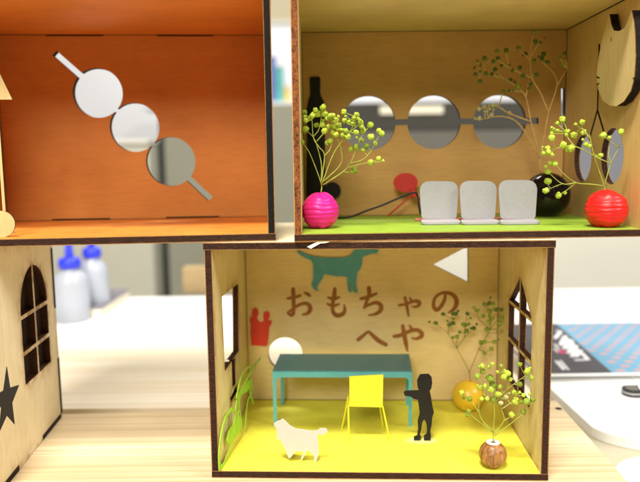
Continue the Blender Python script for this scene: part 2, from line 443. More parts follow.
play, play_base, _, _, play_back = toy_box(LB, W, 'plywood toy room with yellow floor and brown Japanese lettering on its back wall',
    dict(base=M['ply_lid'], sheet=M['yellow_floor'], lid=M['ply_lid'], left=M['ply_side'], right=M['ply_side'], back=M['ply_back']),
    bh, [win, slot1, slot2], hw, grid=(.45, .45))
# brown brush lettering, seven characters
A1 = lambda p: crop(p, 280, 240, 5.36); B1 = lambda p: crop(p, 350, 270, 5.333)
chars = [
 [(A1([(42, 313), (78, 307), (110, 297)]), (1.6, 2.0, 1.5)), (A1([(70, 264), (72, 300), (73, 350), (70, 392), (58, 402), (41, 389)]), (2.3, 2.3, 2.2, 2.4, 2.2, 1.3)),
  (A1([(44, 386), (66, 371), (100, 349), (135, 339), (158, 352), (161, 375), (146, 394), (120, 400)]), (1.0, 1.5, 1.8, 2.0, 2.4, 2.5, 2.0, 1.1)), (A1([(130, 283), (146, 289), (161, 299)]), (1.0, 2.0, 1.4))],
 [(A1([(294, 261), (290, 300), (282, 345), (284, 384), (304, 404), (332, 399), (347, 378), (344, 348)]), (1.9, 2.4, 2.0, 2.2, 2.6, 2.5, 2.0, .9)),
  (A1([(257, 308), (288, 315), (318, 306)]), (1.2, 2.1, 1.3)), (A1([(254, 343), (284, 352), (316, 344)]), (1.2, 2.0, 1.2))],
 [(B1([(58, 153), (95, 144), (141, 126)]), (1.7, 2.1, 1.4)), (B1([(101, 96), (102, 128), (90, 165), (76, 202)]), (2.4, 2.2, 1.9, 1.5)),
  (B1([(76, 200), (105, 184), (140, 174), (164, 188), (163, 214), (140, 233), (99, 242)]), (1.2, 1.7, 2.1, 2.5, 2.5, 1.9, .9))],
 [(B1([(262, 188), (300, 181), (340, 166), (368, 170), (368, 187), (347, 197), (330, 194)]), (1.5, 1.7, 1.9, 2.2, 2.0, 1.4, .8)),
  (B1([(293, 146), (302, 185), (312, 244)]), (1.6, 1.9, 1.3)), (B1([(319, 149), (327, 164)]), (1.1, 1.5))],
 [(B1([(510, 128), (502, 165), (482, 198), (462, 213), (447, 196), (447, 165), (465, 136), (502, 120), (540, 127), (564, 150), (568, 181), (554, 208), (524, 229)]),
   (1.4, 2.0, 2.2, 2.3, 2.2, 1.8, 1.6, 1.7, 2.2, 2.5, 2.5, 2.1, .9))],
 [(B1([(44, 371), (75, 346), (97, 330), (115, 343), (150, 375), (191, 398)]), (2.2, 1.8, 1.6, 2.1, 2.6, 2.4))],
 [(B1([(235, 354), (270, 348), (318, 326), (358, 320), (381, 336), (379, 355), (352, 367), (330, 362)]), (1.9, 2.3, 2.2, 2.3, 2.5, 2.4, 1.6, .9)),
  (B1([(281, 298), (290, 348), (299, 395), (306, 431)]), (2.0, 2.5, 2.3, 1.1)), (B1([(318, 297), (330, 315)]), (1.2, 1.8))]]
kpx = 49.6/650
for ch in chars:
    polys = []
    for pts, ws in ch: polys += ribbon(px_back(LB, D-.012, pts), [w*1.82*kpx for w in ws], 4, 9)
    link('lettering', slab(polys, [], .01, on_back(D-.013)), [M['brand']]*3, play_back, LB)
# seams
def seams(root, fr, w, depth=D):
    s = .035
    segs = [((T, depth-s, H-T-s), (w-T, depth+.01, H-T+.02)), ((T-.01, depth-s, T+.05), (T+s, depth+.01, H-T)),
            ((w-T-s, depth-s, T+.05), (w-T+.01, depth+.01, H-T)), ((T, depth-s, T-.01), (w-T, depth+.01, T+.075))]
    for lo, hi in segs:
        bm = bmesh.new(); add_box(bm, lo, hi); link('joint_seam', bm, M['seam'], root, fr)
seams(play, LB, W)

# ---- upper left box (orange) ------------------------------------------------
def up(pts): return px_back(UL, D, pts)
ku = 1.0
def circ_px(fr, cx, cy, r): 
    c = px_back(fr, D, [(cx, cy), (cx+r, cy)]); return circle(c[0], c[1][0]-c[0][0], 56)
def bar_px(fr, a, b, w):
    L = math.hypot(b[0]-a[0], b[1]-a[1]); n = (-(b[1]-a[1])/L*w/2, (b[0]-a[0])/L*w/2)
    return px_back(fr, D, [(a[0]+n[0], a[1]+n[1]), (a[0]-n[0], a[1]-n[1]), (b[0]-n[0], b[1]-n[1]), (b[0]+n[0], b[1]+n[1])])
bh = [circ_px(UL, 97.8, 93, 24.9), circ_px(UL, 134.6, 127.5, 24.6), circ_px(UL, 170.8, 161.6, 24.6),
      bar_px(UL, (54.5, 53), (84, 79), 6.2), bar_px(UL, (184, 174), (210.5, 199), 6.2),
      bar_px(UL, (113.5, 108), (118, 112), 4), bar_px(UL, (150.5, 142.5), (155, 147), 4)]
orange, o_base, _, _, o_back = toy_box(UL, WU, 'orange toy room with three joined round holes slanting across its back wall',
    dict(base=M['ply_lid'], sheet=M['orange_floor'], lid=M['orange'], left=M['orange'], right=M['orange'], back=M['orange']),
    bh, edges={'right': M['burnt_black'], 'lid': M['burnt_black']}, tb=.62)
seams(orange, UL, WU)
def seam_px(fr, root, x0, x1, py, top):
    a = fr.hit(x0, py, 1, D-.05); b = fr.hit(x1, py, 1, D-.05); z = H-T-.10 if top else T+.075
    bm = bmesh.new(); add_box(bm, (a.x, D-.06, z), (b.x, D+.01, z+.085)); link('finger_joint', bm, M['seam'], root, fr)
seam_px(UL, orange, 46, 103, 33, True); seam_px(UL, orange, 157, 213, 33, True)
seam_px(UL, orange, 52, 110, 219, False); seam_px(UL, orange, 166, 219, 218, False)

# ---- upper right box (green floor) ------------------------------------------
bh = [circ_px(UR, 368.5, 123.3, 27.0), circ_px(UR, 434, 122.3, 26.6), circ_px(UR, 499.6, 121.8, 26.4),
      bar_px(UR, (390, 122.4), (412, 122), 6), bar_px(UR, (456, 121.6), (478, 121.3), 6), bar_px(UR, (522, 121), (538.5, 120.8), 6.2),
      px_back(UR, D, [(561.2, 88), (564.6, 88), (565.0, 131), (561.6, 131)])]
rxr = WR-T
def circ_side(pts):      # left, right, top, bottom extremes in pixels -> ellipse in the wall's plane
    q = px_side(UR, rxr, pts)
    cy = (q[0][0]+q[1][0])/2; cz = (q[2][1]+q[3][1])/2
    return [(cy+abs(q[1][0]-q[0][0])/2*math.cos(a), cz+abs(q[2][1]-q[3][1])/2*math.sin(a)) for a in [2*math.pi*i/48 for i in range(48)]]
ch1 = circ_side([(573.8, 158.5), (591.4, 158.5), (582.5, 135), (582.5, 182)])
ch2 = circ_side([(600.8, 156.5), (623.6, 156.5), (612, 128), (612, 184.6)])
def slot_side(a, b, w):
    n = w/2
    return px_side(UR, rxr, [(a[0]-n, a[1]), (a[0]+n, a[1]), (b[0]+n, b[1]), (b[0]-n, b[1])])
rh = [ch1, ch2, slot_side((599.3, 44), (597.4, 112), 1.8), slot_side((597.4, 110), (589.5, 138), 1.9), slot_side((597.4, 110), (605, 136), 2.0)]
green, g_base, _, g_right, g_back = toy_box(UR, WR, 'plywood toy room with green floor and a level row of three round holes',
    dict(base=M['ply_lid'], sheet=M['green_floor'], lid=M['ply_lid'], left=M['ply_side'], right=M['ply_tan'], back=M['ply_brown']),
    bh, [], rh, edges={'left': M['burnt_red'], 'base': M['burnt']}, grid=(0, 0))
seams(green, UR, WR)
bm = bmesh.new(); add_box(bm, (WR-T-.05, .4, H-T-.05), (WR-T+.01, D, H-T+.01)); link('joint_seam', bm, M['seam'], green, UR)

# ---- lower left box: only its outer right side is in view -------------------
xo = W
def sl(pts): return px_side(LL, xo, pts)
q = sl([(22, 310), (48.4, 300), (33.5, 264.5), (24, 384), (49.8, 365), (21.3, 317), (48.4, 302), (22.3, 353.5), (48.8, 336.5)])
y0 = (q[0][0]+q[3][0])/2; y1 = (q[1][0]+q[4][0])/2; zb = (q[3][1]+q[4][1])/2; za = q[2][1]
z1 = (q[5][1]+q[6][1])/2; z2 = (q[7][1]+q[8][1])/2; ymid = (y0+y1)/2; hwid = (y1-y0)/2; b2 = .13
zs = z1+.1
panes = []
for s in (-1, 1):
    xa, xb = (ymid-hwid, ymid-b2) if s < 0 else (ymid+b2, ymid+hwid)
    panes.append(rect(xa, zb, xb, z2-b2)); panes.append(rect(xa, z2+b2, xb, z1-b2))
    arc = []
    for i in range(0, 19):
        tt = i/18*math.pi/2
        yy = hwid*math.cos(tt); zz = z1+b2+(za-z1-b2)*math.sin(tt)
        if yy >= b2: arc.append((ymid+s*yy, zz))
    arc += [(ymid+s*b2, z1+b2+(za-z1-b2)*math.sin(math.acos(b2/hwid))), (ymid+s*b2, z1+b2)]
    panes.append(arc)
root = thing('toy_room_box', 'pale plywood toy room cut off at the left, with arched window and black star', 'toy room', LL)
link('base_panel', slab([rect(0, 0, W-.02, D+T)], [], T, on_flat(T, -1)), [M['ply_lid'], M['ply_lid'], M['burnt']], root, LL)
link('lid_panel', slab([rect(0, 0, W-T-.01, D+T)], [], T, on_flat(H-T, 1)), [M['ply_lid'], M['ply_pale'], M['burnt']], root, LL)
link('side_panel', slab([rect(0, T, D+T, H-T)], [], T, on_side(T, -1)), [M['ply_side'], M['ply_pale'], M['burnt']], root, LL)
link('back_panel', slab([rect(T, T, W-T-.01, H-T)], [], T, on_back(D)), [M['ply_back'], M['ply_pale'], M['burnt']], root, LL)
side = link('side_panel', slab([rect(0, .02, D+T, H-.02)], panes, T, on_side(W, -1), .3, 1.0), [M['ply_pale'], M['ply_side'], M['burnt_dim']], root, LL)
link('interior_shade_sheet', slab([rect(ymid-hwid-.4, zb-.4, ymid+hwid+.4, za+.4)], [], .1, on_side(W-T-.006, -1)), [M['seam']]*3, root, LL)  # added dark sheet, stands in for the shade inside the box
sp = sl(crop([(22, 90), (65, 165), (42, 300)], 0, 340, 3.39))
def circum(a, b, c):
    d = 2*(a[0]*(b[1]-c[1])+b[0]*(c[1]-a[1])+c[0]*(a[1]-b[1]))
    f = lambda p: p[0]**2+p[1]**2
    ux = (f(a)*(b[1]-c[1])+f(b)*(c[1]-a[1])+f(c)*(a[1]-b[1]))/d
    uy = (f(a)*(c[0]-b[0])+f(b)*(a[0]-c[0])+f(c)*(b[0]-a[0]))/d
    return (ux, uy), math.hypot(a[0]-ux, a[1]-uy)
sc_, sr_ = circum(*sp)
a0 = math.atan2(sp[0][1]-sc_[1], sp[0][0]-sc_[0])
star = [(sc_[0]+(sr_ if i % 2 == 0 else sr_*.42)*math.cos(a0+math.pi*i/5), sc_[1]+(sr_ if i % 2 == 0 else sr_*.42)*math.sin(a0+math.pi*i/5)) for i in range(10)]
link('star', slab([star], [], .03, on_side(W+.03, -1)), [M['black_paint']]*3, side, LL)
def tab(px0, px1, wz, along):
    a, b = sl([px0, px1])
    bm = bmesh.new()
    if along == 'z': add_box(bm, (W-.2, D+T-wz, min(a[1], b[1])), (W+.02, D+T+.02, max(a[1], b[1])))
    else: add_box(bm, (W-.2, min(a[0], b[0]), -.0), (W+.02, max(a[0], b[0]), wz))
    link('finger_joint', bm, M['seam'], root, LL)
tab((54, 247), (55, 308), .38, 'z'); tab((59, 357), (61, 414), .38, 'z')
tab((43, 441), (61, 416), .36, 'y'); tab((2, 492), (19, 468), .36, 'y')

# ------------------------------------------------------------------ wall pieces
tag(link('dog_cutout', slab([px_back(LB, D-.1, A1([(90, 60), (105, 58), (140, 75), (185, 88), (250, 95), (345, 93), (375, 85), (395, 60), (412, 38), (440, 26), (468, 28), (490, 45), (525, 50), (530, 60), (520, 72), (490, 74), (455, 86), (441, 96), (440, 130), (430, 155), (415, 175), (412, 195), (408, 230), (411, 258), (418, 280), (405, 285), (394, 275), (388, 256), (385, 222), (380, 250), (386, 277), (370, 281), (364, 262), (361, 230), (361, 200), (340, 195), (300, 195), (250, 185), (238, 185), (225, 212), (205, 240), (198, 260), (208, 270), (195, 274), (180, 262), (168, 240), (178, 210), (178, 170), (178, 130), (165, 108), (140, 98), (115, 86), (98, 74)]))], [], .08, on_back(D-.1)), [M['teal_paint'], M['teal_paint'], M['teal_paint']], None, LB, (0, 0, 0)),
    'flat teal dog silhouette high on the back wall above the lettering', 'dog cutout')
tag(link('red_cutout', slab([px_back(LB, D-.12, crop([(68, 272), (62, 200), (65, 150), (58, 122), (62, 100), (76, 112), (72, 78), (76, 55), (95, 48), (108, 60), (111, 85), (103, 110), (110, 128), (130, 135), (143, 125), (140, 100), (143, 76), (160, 68), (178, 78), (178, 100), (168, 120), (180, 128), (192, 120), (188, 145), (175, 165), (173, 200), (170, 235), (165, 268), (158, 278)], 240, 300, 6.03))], [], .1, on_back(D-.12)), [M['red_card']]*3, None, LB, (0, 0, 0)),
    'flat red cutout with two raised knobs on the wall in the left back corner', 'red cutout')

# cat face hanging on the right wall of the green room
xc = WR-T-.62
catp = px_side(UR, xc, crop([(303, 62), (290, 110), (272, 170), (257, 250), (248, 325), (254, 390), (274, 440), (305, 463), (335, 465), (366, 445), (396, 400), (411, 345), (417, 250), (414, 150), (409, 95), (400, 45), (389, 85), (370, 122), (345, 137), (322, 134), (312, 110)], 540, 0, 4.38))
cat = link('cat_face_cutout', slab([catp], [], .6, on_side(xc, 1)), [M['cat_wood'], M['cat_wood'], M['burnt_black']], None, UR)
tag(cat, 'thick plywood cat face with two ears hung on the right wall of the green room', 'cat cutout')
def on_cat(pts, w=1.2):
    polys = ribbon(px_side(UR, xc-.012, pts), [w*.062]*len(pts), 0, 8)
    return slab(polys, [], .01, on_side(xc-.013, 1))
for pts in ([(596.6, 77), (599.2, 78)], [(596.8, 84.8), (599, 83.4)], [(633, 78.5), (636.5, 77)]):
    link('whisker', on_cat(pts, 1.4), [M['black_paint']]*3, cat)
link('eye', on_cat([(611.2, 38), (611, 41)], 1.6), [M['brand']]*3, cat)

# ------------------------------------------------------------------ furniture and figures of the yellow room
FZ = T+.042
def fl(px, py, fr=LB, z=FZ): return fr.hit(px, py, 2, z)
# desk
f0 = fl(274.4, 424.5); f1 = fl(410.6, 427); r0 = fl(284, 404.6); r1 = fl(408, 405.5)
yf = (f0.y+f1.y)/2; yr = min(D-.35, (r0.y+r1.y)/2)
tl = LB.hit(272.5, 370, 1, yf); tr = LB.hit(412.2, 371.6, 1, yf)
ztop = (tl.z+tr.z)/2; x0, x1 = tl.x, tr.x
base = ((x0+x1)/2, (yf+yr)/2, FZ)
desk = thing('desk', 'long teal desk with thin legs standing against the lettered back wall', 'desk', LB, base)
lw = .24; ah = .47; rr = .32
rx0 = LB.hit(279, 357, 2, ztop).x; rx1 = LB.hit(411, 360, 2, ztop).x
bm = bmesh.new()
v = [bm.verts.new(p) for p in ((x0, yf, ztop), (x1, yf, ztop), (rx1, yr+.1, ztop), (rx0, yr+.1, ztop))]
v2 = [bm.verts.new((p.co.x, p.co.y, ztop-.07)) for p in v]
bm.faces.new(v); bm.faces.new(list(reversed(v2)))
for i in range(4): bm.faces.new((v[i], v2[i], v2[(i+1) % 4], v[(i+1) % 4]))
bmesh.ops.recalc_face_normals(bm, faces=bm.faces[:])
link('desktop', bm, M['teal_top'], desk, LB, base)
def apron(xa, xb, y):
    pts = [(xa, ztop-.075), (xb, ztop-.075), (xb, ztop-ah-rr)]
    pts += [(xb-lw-rr+rr*math.cos(a), ztop-ah-rr+rr*math.sin(a)) for a in [math.pi/2*i/6 for i in range(7)]]
    pts += [(xa+lw+rr-rr*math.sin(a), ztop-ah-rr+rr*math.cos(a)) for a in [math.pi/2*i/6 for i in range(7)]]
    pts += [(xa, ztop-ah-rr)]
    return slab([pts], [], .1, on_back(y-.02))
def deskleg(xa, xb, y): return slab([rect(xa, FZ, xb, ztop-ah-rr-.002)], [], .1, on_back(y-.02))
link('apron', apron(x0, x1, yf), [M['teal']]*3, desk, LB, base)
link('apron', apron(rx0, rx1, yr), [M['teal']]*3, desk, LB, base)
for xa, y in ((x0, yf), (x1-lw, yf), (rx0, yr), (rx1-lw, yr)): link('leg', deskleg(xa, xa+lw, y), [M['teal']]*3, desk, LB, base)
# yellow chair
nl, nr, bl, br = fl(349, 442.7), fl(390, 441.7), fl(342, 428.5), fl(383, 427)
base = tuple((nl+nr+bl+br)/4)
chair = thing('chair', 'yellow chair with square back drawn up to the teal desk', 'chair', LB, base)
yc = (nl.y+nr.y)/2+.25
bk = [LB.hit(px, py, 1, yc) for px, py in ((349.3, 376.3), (383.3, 374.6), (382.6, 407.3), (349.6, 406.4))]
link('backrest', slab([[(p.x, p.z) for p in bk]], [], .07, on_back(yc)), [M['yellow_card']]*3, chair, LB, base)
zs = bk[2].z+.1
bm = bmesh.new(); add_box(bm, (bk[3].x-.1, yc+.075, zs-.06), (bk[2].x-.1, (bl.y+br.y)/2, zs)); link('seat', bm, M['yellow_card'], chair, LB, base)
for top, foot in (((bk[3].x-.09, yc-.02, zs), nl), ((bk[2].x, yc-.02, zs), nr), ((bk[3].x-.1, bl.y-.2, zs-.03), bl), ((bk[2].x-.2, br.y-.2, zs-.03), br)):
    bm = bmesh.new(); add_tube(bm, [top, (foot.x, foot.y, FZ)], .055, 6); link('leg', bm, M['yellow_card'], chair, LB, base)
# black child figure
p = fl(420.5, 440.8); base = tuple(p)
fig = thing('figure_cutout', 'black standing child silhouette reaching one arm out to the desk', 'figure cutout', LB, base)
poly = px_back(LB, p.y-.06, crop([(143, 58), (192, 56), (208, 72), (212, 105), (206, 138), (197, 150), (205, 185), (212, 230), (221, 272), (212, 302), (208, 345), (201, 375), (204, 405), (201, 430), (165, 430), (165, 408), (180, 396), (183, 370), (179, 335), (165, 312), (155, 330), (149, 370), (141, 398), (149, 412), (141, 430), (108, 430), (108, 413), (127, 405), (132, 370), (130, 320), (141, 280), (135, 230), (130, 200), (104, 196), (92, 184), (55, 178), (50, 160), (60, 152), (137, 149), (129, 132), (126, 92)], 395, 365, 5.68))
zmin = min(q_[1] for q_ in poly); poly = [(a, b-zmin+FZ+.07) for a, b in poly]
link('body', slab([poly], [], .14, on_back(p.y-.06)), [M['black_paint']]*3, fig, LB, base)
bm = slab([circle((p.x+.05, p.y-.03), 1.02, 40, .5)], [], .04, on_flat(FZ+.052, -1))
link('foot_plate', bm, [M['clear']]*3, fig, LB, base)
# white dog
p = fl(302, 462)
poly = px_back(LB, p.y, crop([(70, 120), (95, 102), (120, 95), (142, 80), (160, 95), (200, 135), (245, 160), (310, 170), (380, 180), (420, 175), (440, 158), (490, 158), (505, 180), (480, 205), (460, 210), (425, 203), (421, 218), (430, 290), (432, 350), (425, 385), (410, 425), (395, 428), (390, 405), (398, 385), (370, 350), (345, 335), (330, 345), (318, 375), (300, 405), (285, 412), (290, 395), (305, 370), (305, 340), (250, 340), (225, 365), (210, 390), (190, 397), (178, 370), (170, 335), (150, 300), (128, 260), (130, 235), (105, 248), (95, 240), (98, 200), (92, 160), (80, 145)], 265, 410, 8.03))
zmin = min(b for a, b in poly)
poly = [(a, b-zmin+FZ) for a, b in poly]
tag(link('dog_cutout', slab([poly], [], .09, on_back(p.y)), [M['white_card']]*3, None, LB, (p.x, p.y, FZ)), 'small white long-haired dog cutout standing on the yellow floor', 'dog cutout')
# green leafy cutout along the left wall
a = fl(220.5, 471); b = fl(245, 434.5)
dv = Vector((b.x-a.x, b.y-a.y, 0)); Lp = dv.length; dv.normalize(); nv = Vector((-dv.y, dv.x, 0))
def leafpl(pts):
    out = []
    o = LB.local(CAM)
    for px, py in pts:
        d = LB.rot().transposed() @ ray(px, py)
        k = (Vector((a.x, a.y, 0))-Vector((o.x, o.y, 0))).dot(nv)/d.dot(nv)
        h = o+d*k; out.append(((h-a).dot(dv), h.z))
    return out
to3 = lambda u, v, w: Vector((a.x, a.y, 0))+dv*u+nv*w+Vector((0, 0, v))
G = lambda p: leafpl(crop(p, 210, 350, 3.7))
polys = []
for pts, ws in (([(38, 452), (36, 400), (46, 320), (62, 262), (82, 232)], (.35, .3, .3, .3, .25)), ([(82, 232), (97, 245), (88, 300), (78, 335)], (.25, .25, .22, .2)),
                ([(42, 450), (62, 420), (78, 360), (98, 300), (108, 240)], (.3, .2, .2, .25, .2)), ([(95, 300), (100, 210), (128, 140), (158, 85), (188, 42)], (.2, .25, .3, .3, .25)),
                ([(118, 280), (110, 200), (130, 150), (152, 122)], (.2, .2, .25, .3)), ([(152, 122), (158, 160), (140, 210), (132, 310)], (.3, .2, .14, .14)), ([(100, 190), (120, 105), (150, 70)], (.14, .16, .14)),
                ([(152, 122), (150, 170), (162, 210)], (.2, .2, .1))):
    polys += ribbon(G(pts), [w_*.8 for w_ in ws], 4, 8)
polys.append(G([(64, 350), (72, 312), (92, 285), (112, 255), (120, 285), (112, 318), (90, 342), (70, 364)]))
polys.append(G([(132, 140), (152, 118), (158, 135), (140, 165), (118, 180)]))
zsh = min(b_ for pp in polys for a_, b_ in pp)
polys = [[(a_, b_-zsh+FZ) for a_, b_ in pp] for pp in polys]
tag(link('plant_cutout', slab(polys, [], .06, to3), [M['green_card']]*3, None, LB, (a.x, a.y, FZ)), 'curly green leaf cutout leaning along the left wall of the yellow room', 'plant cutout')

# ------------------------------------------------------------------ vases
def globe(r, n=26, zk=1.0, flat=.30, mouth=.22, ridges=0, amp=.0):
    prof = [(0, 0)]
    a0_ = math.asin(flat); a1_ = math.pi-math.asin(mouth)
    zb_ = -math.cos(a0_)
    N = n*(4 if ridges else 1)
    for i in range(N+1):
        t = a0_+(a1_-a0_)*i/N
        rad = math.sin(t)*r; z = (-math.cos(t)-zb_)*r*zk
        if ridges:
            k = 1+amp*(abs(math.sin(math.pi*ridges*(z/(2*r*zk))))**.6-1); rad *= k
        prof.append((rad, z))
    top = prof[-1][1]
    prof += [(prof[-1][0]*.8, top-.02), (prof[-1][0]*.78, top-r*.5), (0, top-r*.5)]
    return prof, top
def vase(name, label, fr, cx, foot, rpx, mat, fz, collar=None, zk=1.0, **kw):
    p = fr.hit(cx, foot, 2, fz)
    dist = (fr.world(p)-CAM).dot(Vector((0, CP, -SP)))
    r = rpx*dist/F
    prof, top = globe(r, zk=zk, **kw)
    base = (p.x, p.y, fz)
    tilt = lathe(prof, base, 72, .022 if kw.get('ridges') else .012, .10 if kw.get('ridges') else 0)
    if collar:
        root = thing(name, label, 'vase', fr, base)
        link('body', tilt, mat, root, fr, base, True)
        mr = r*kw.get('mouth', .22)
        link('collar', lathe([(mr*.8, top-.06), (mr*1.35, top-.05), (mr*1.4, top+.0), (mr*1.2, top+.05), (mr*.75, top+.05), (mr*.7, top-.06)], base, 32, .04), M['vase_mouth'], root, fr, base, True)
    else:
        root = tag(link(name, tilt, mat, None, fr, base, True), label, 'vase')
    return p, r, top
FG = T+.042
pk = vase('round_vase', 'magenta ribbed round vase holding lime flowers at the left of the green floor', UR, 320.6, 228.0, 18.6, M['magenta'], FG, zk=1.0, ridges=8, amp=.045, mouth=.2, flat=.42)
rd = vase('round_vase', 'red ribbed round vase by the right wall of the green room', UR, 605.6, 226.8, 20.4, M['red_gloss'], FG, zk=.96, ridges=8, amp=.04, mouth=.18, flat=.45)
bv = vase('round_vase', 'glossy black round vase with dry branches behind the pale seats', UR, 546, 216.2, 22.6, M['black_gloss'], FG, zk=1.0, mouth=.25, flat=.35)
wv = vase('round_vase', 'small turned brown wooden vase with white collar on the yellow floor', LB, 492.6, 466.0, 13.6, M['walnut'], FZ, collar=True, zk=1.0, mouth=.36, flat=.40)
ov_ = vase('round_vase', 'ochre yellow round vase against the lettered back wall', LB, 468, 409.8, 15.6, M['ochre'], FZ, zk=1.0, mouth=.2, flat=.3)

# ------------------------------------------------------------------ flower sprigs
def make_bud(seed, open_=.5):
    rnd = random.Random(seed)
    bm = bmesh.new(); bmesh.ops.create_icosphere(bm, subdivisions=3, radius=1)
    off = Vector((seed*3.1, seed*1.7, seed*.9))
    for v in bm.verts:
        n = noise.noise(v.co*1.6+off)*.30+noise.noise(v.co*4.6+off)*.24
        k = .2*math.sin(5*math.atan2(v.co.y, v.co.x)+seed)*max(0, v.co.z)
        v.co *= 1+n+k
    for f in bm.faces: f.smooth = True
    me = bpy.data.meshes.new('bud'); bm.to_mesh(me); bm.free(); return me
BUDS = {}
def bud_mesh(mat):
    if mat.name not in BUDS:
        BUDS[mat.name] = [make_bud(i+1+len(BUDS)*5) for i in range(4)]
        for me in BUDS[mat.name]: me.materials.append(mat)
    return random.choice(BUDS[mat.name])
def sprig(label, fr, vinfo, stems, buds, smat, depth_amp, r_stem=.055, yclamp=(.2, D-.35), rscale=1.04, dy0=0, clus=.5):
    """stems: polylines in pixels from the vase mouth outwards; buds: (x, y, r, material). Every stem gets its own depth"""
    p, r, top = vinfo
    base = (p.x, p.y, fr_z(fr)+top-.02)
    root = thing('flower_sprig', label, 'flowers', fr, base)
    nodes = []   # (px, py, ly, level)
    known = {}
    bm = bmesh.new()
    def depth_for(px, py, ly): return fr.hit(px, py, 1, max(yclamp[0], min(yclamp[1], ly)))
    for si, st in enumerate(stems):
        tgt = random.uniform(-1, 1)*depth_amp
        n = len(st); pts = []
        key0 = (round(st[0][0]), round(st[0][1]))
        l0 = known.get(key0, p.y); l1 = p.y+dy0+tgt
        if key0 in known: l1 = l0+random.uniform(-.6, .6)*depth_amp
        for i, (px, py) in enumerate(st):
            ly = l0+(l1-l0)*(i/(n-1))**.8
            key = (round(px), round(py))
            if key in known: ly = known[key]
            known[key] = ly
            pts.append((px, py, ly))
        sm = catmull(pts, 5)
        w3 = [depth_for(*q_) for q_ in sm]
        if si == 0: w3[0].z = min(w3[0].z, base[2])
        k = 1.0 if key0 not in known or si < 2 else .8
        rad = [r_stem*(1-.5*i/len(w3)) for i in range(len(w3))]
        add_tube(bm, w3, [q_*.72 for q_ in rad], 6)
        nodes += sm
    out = []
    extra = []
    for (bx, by, br, bmname) in buds:
        if random.random() < clus:
            an = random.uniform(0, 6.28); dd = random.uniform(4.2, 7.5)
            extra.append((bx+dd*math.cos(an), by+dd*math.sin(an)*.8-.6, br*random.uniform(.5, .78), bmname))
    for (bx, by, br, bmname) in list(buds)+extra:
        best = min(nodes, key=lambda q_: math.hypot(q_[0]-bx, (q_[1]-by))+(6 if q_[1] < by-1 else 0)+abs(math.hypot(q_[0]-bx, q_[1]-by)-7)*.25)
        ly = best[2]+random.uniform(-.35, .35)*depth_amp
        a3 = depth_for(*best); b3 = depth_for(bx, by, ly)
        mid = (a3+b3)/2+Vector((random.uniform(-.06, .06), 0, -.04))
        if (b3-a3).length > .12: add_tube(bm, [tuple(q_) for q_ in catmull([tuple(a3), tuple(mid), tuple(b3)], 3)], r_stem*.5, 5)
        out.append((b3, br*((fr.world(b3)-CAM).dot(Vector((0, CP, -SP))))/F*rscale, bmname))
    bmesh.ops.recalc_face_normals(bm, faces=bm.faces[:])
    link('stalks', bm, smat, root, fr, base, True)
    for b3, rad, mn in out:
        o = bpy.data.objects.new('bud', bud_mesh(M[mn])); COL.objects.link(o); o.parent = root
        o.location = b3-Vector(base); o.scale = (rad, rad, rad*random.uniform(.85, 1.1))
        o.rotation_euler = (random.uniform(-.6, .6), random.uniform(-.6, .6), random.uniform(0, 6.28))
    return root
def fr_z(fr): return FG if fr is UR else FZ
L_ = 'bud_lime'
c1 = lambda p: crop(p, 295, 95, 9.64); c2 = lambda p: crop(p, 335, 100, 8.76)
pb = [(x, y, r) for (x, y), r in zip(c1([(270, 122), (200, 148), (92, 168), (168, 200), (215, 180), (290, 185), (340, 210), (385, 245), (105, 245), (95, 210), (105, 328), (205, 290), (265, 290), (285, 350), (45, 360), (70, 455), (340, 445), (380, 310), (418, 292), (365, 360), (395, 385), (460, 390), (475, 345), (372, 195)]),
      (3, 2.4, 2.5, 2.6, 3.3, 2.9, 3.4, 2.9, 2.5, 1.6, 2.8, 2.4, 2.9, 3, 2.4, 2.5, 2.8, 2.5, 2.6, 2.4, 2.7, 2.4, 2.2, 1.8))]
pb += [(x, y, r) for (x, y), r in zip(c2([(78, 105), (192, 128), (172, 158), (85, 182), (122, 195), (165, 210), (222, 195), (235, 235), (245, 270), (185, 285), (310, 220), (315, 325), (385, 270), (412, 295), (350, 382), (275, 405), (235, 352), (95, 275), (70, 305), (110, 320), (140, 432), (185, 410), (245, 440), (25, 225), (10, 175)]),
      (2.6, 2.6, 2.7, 2.3, 2.2, 2.4, 2.7, 2.3, 2.8, 2.8, 3.2, 3.1, 2.5, 2.6, 2.3, 2.8, 2.4, 2.6, 2.6, 3.0, 2.5, 2.8, 2.5, 2.9, 2.6))]
pb += [(354.6, 169.8, 2.9), (370.6, 162.4, 2.8), (378.7, 158.7, 2.5)]
sprig('bushy lime green baby breath spray in the magenta vase', UR, pk,
 [[(321, 192.5), (321, 183), (310.5, 155), (303, 143)], [(321, 184), (321.5, 165), (317, 146), (313, 137), (307, 131)], [(321, 184), (324.5, 156), (319, 147), (313.5, 138), (312, 120)],
  [(324.5, 156), (331, 147), (334.5, 124)], [(321.5, 185), (333, 155), (343, 140), (352, 128), (357, 117)], [(323, 182), (340.5, 164.5), (341, 150), (337, 138)], [(316, 142), (325, 132), (333, 123)],
  [(323, 185), (347, 168), (357, 147), (362, 136), (368, 128)], [(347, 168), (362, 164), (370, 162.5)], [(350, 163), (362, 160), (371, 151), (380, 134)], [(313, 137), (319, 129), (322, 112)], [(343, 140), (350, 132), (360, 124)]],
 [(x, y, r, L_ if random.random() < .85 else 'bud_mid') for x, y, r in pb], M['stem_green'], 1.1, .058)
c3 = lambda p: crop(p, 540, 110, 5.36)
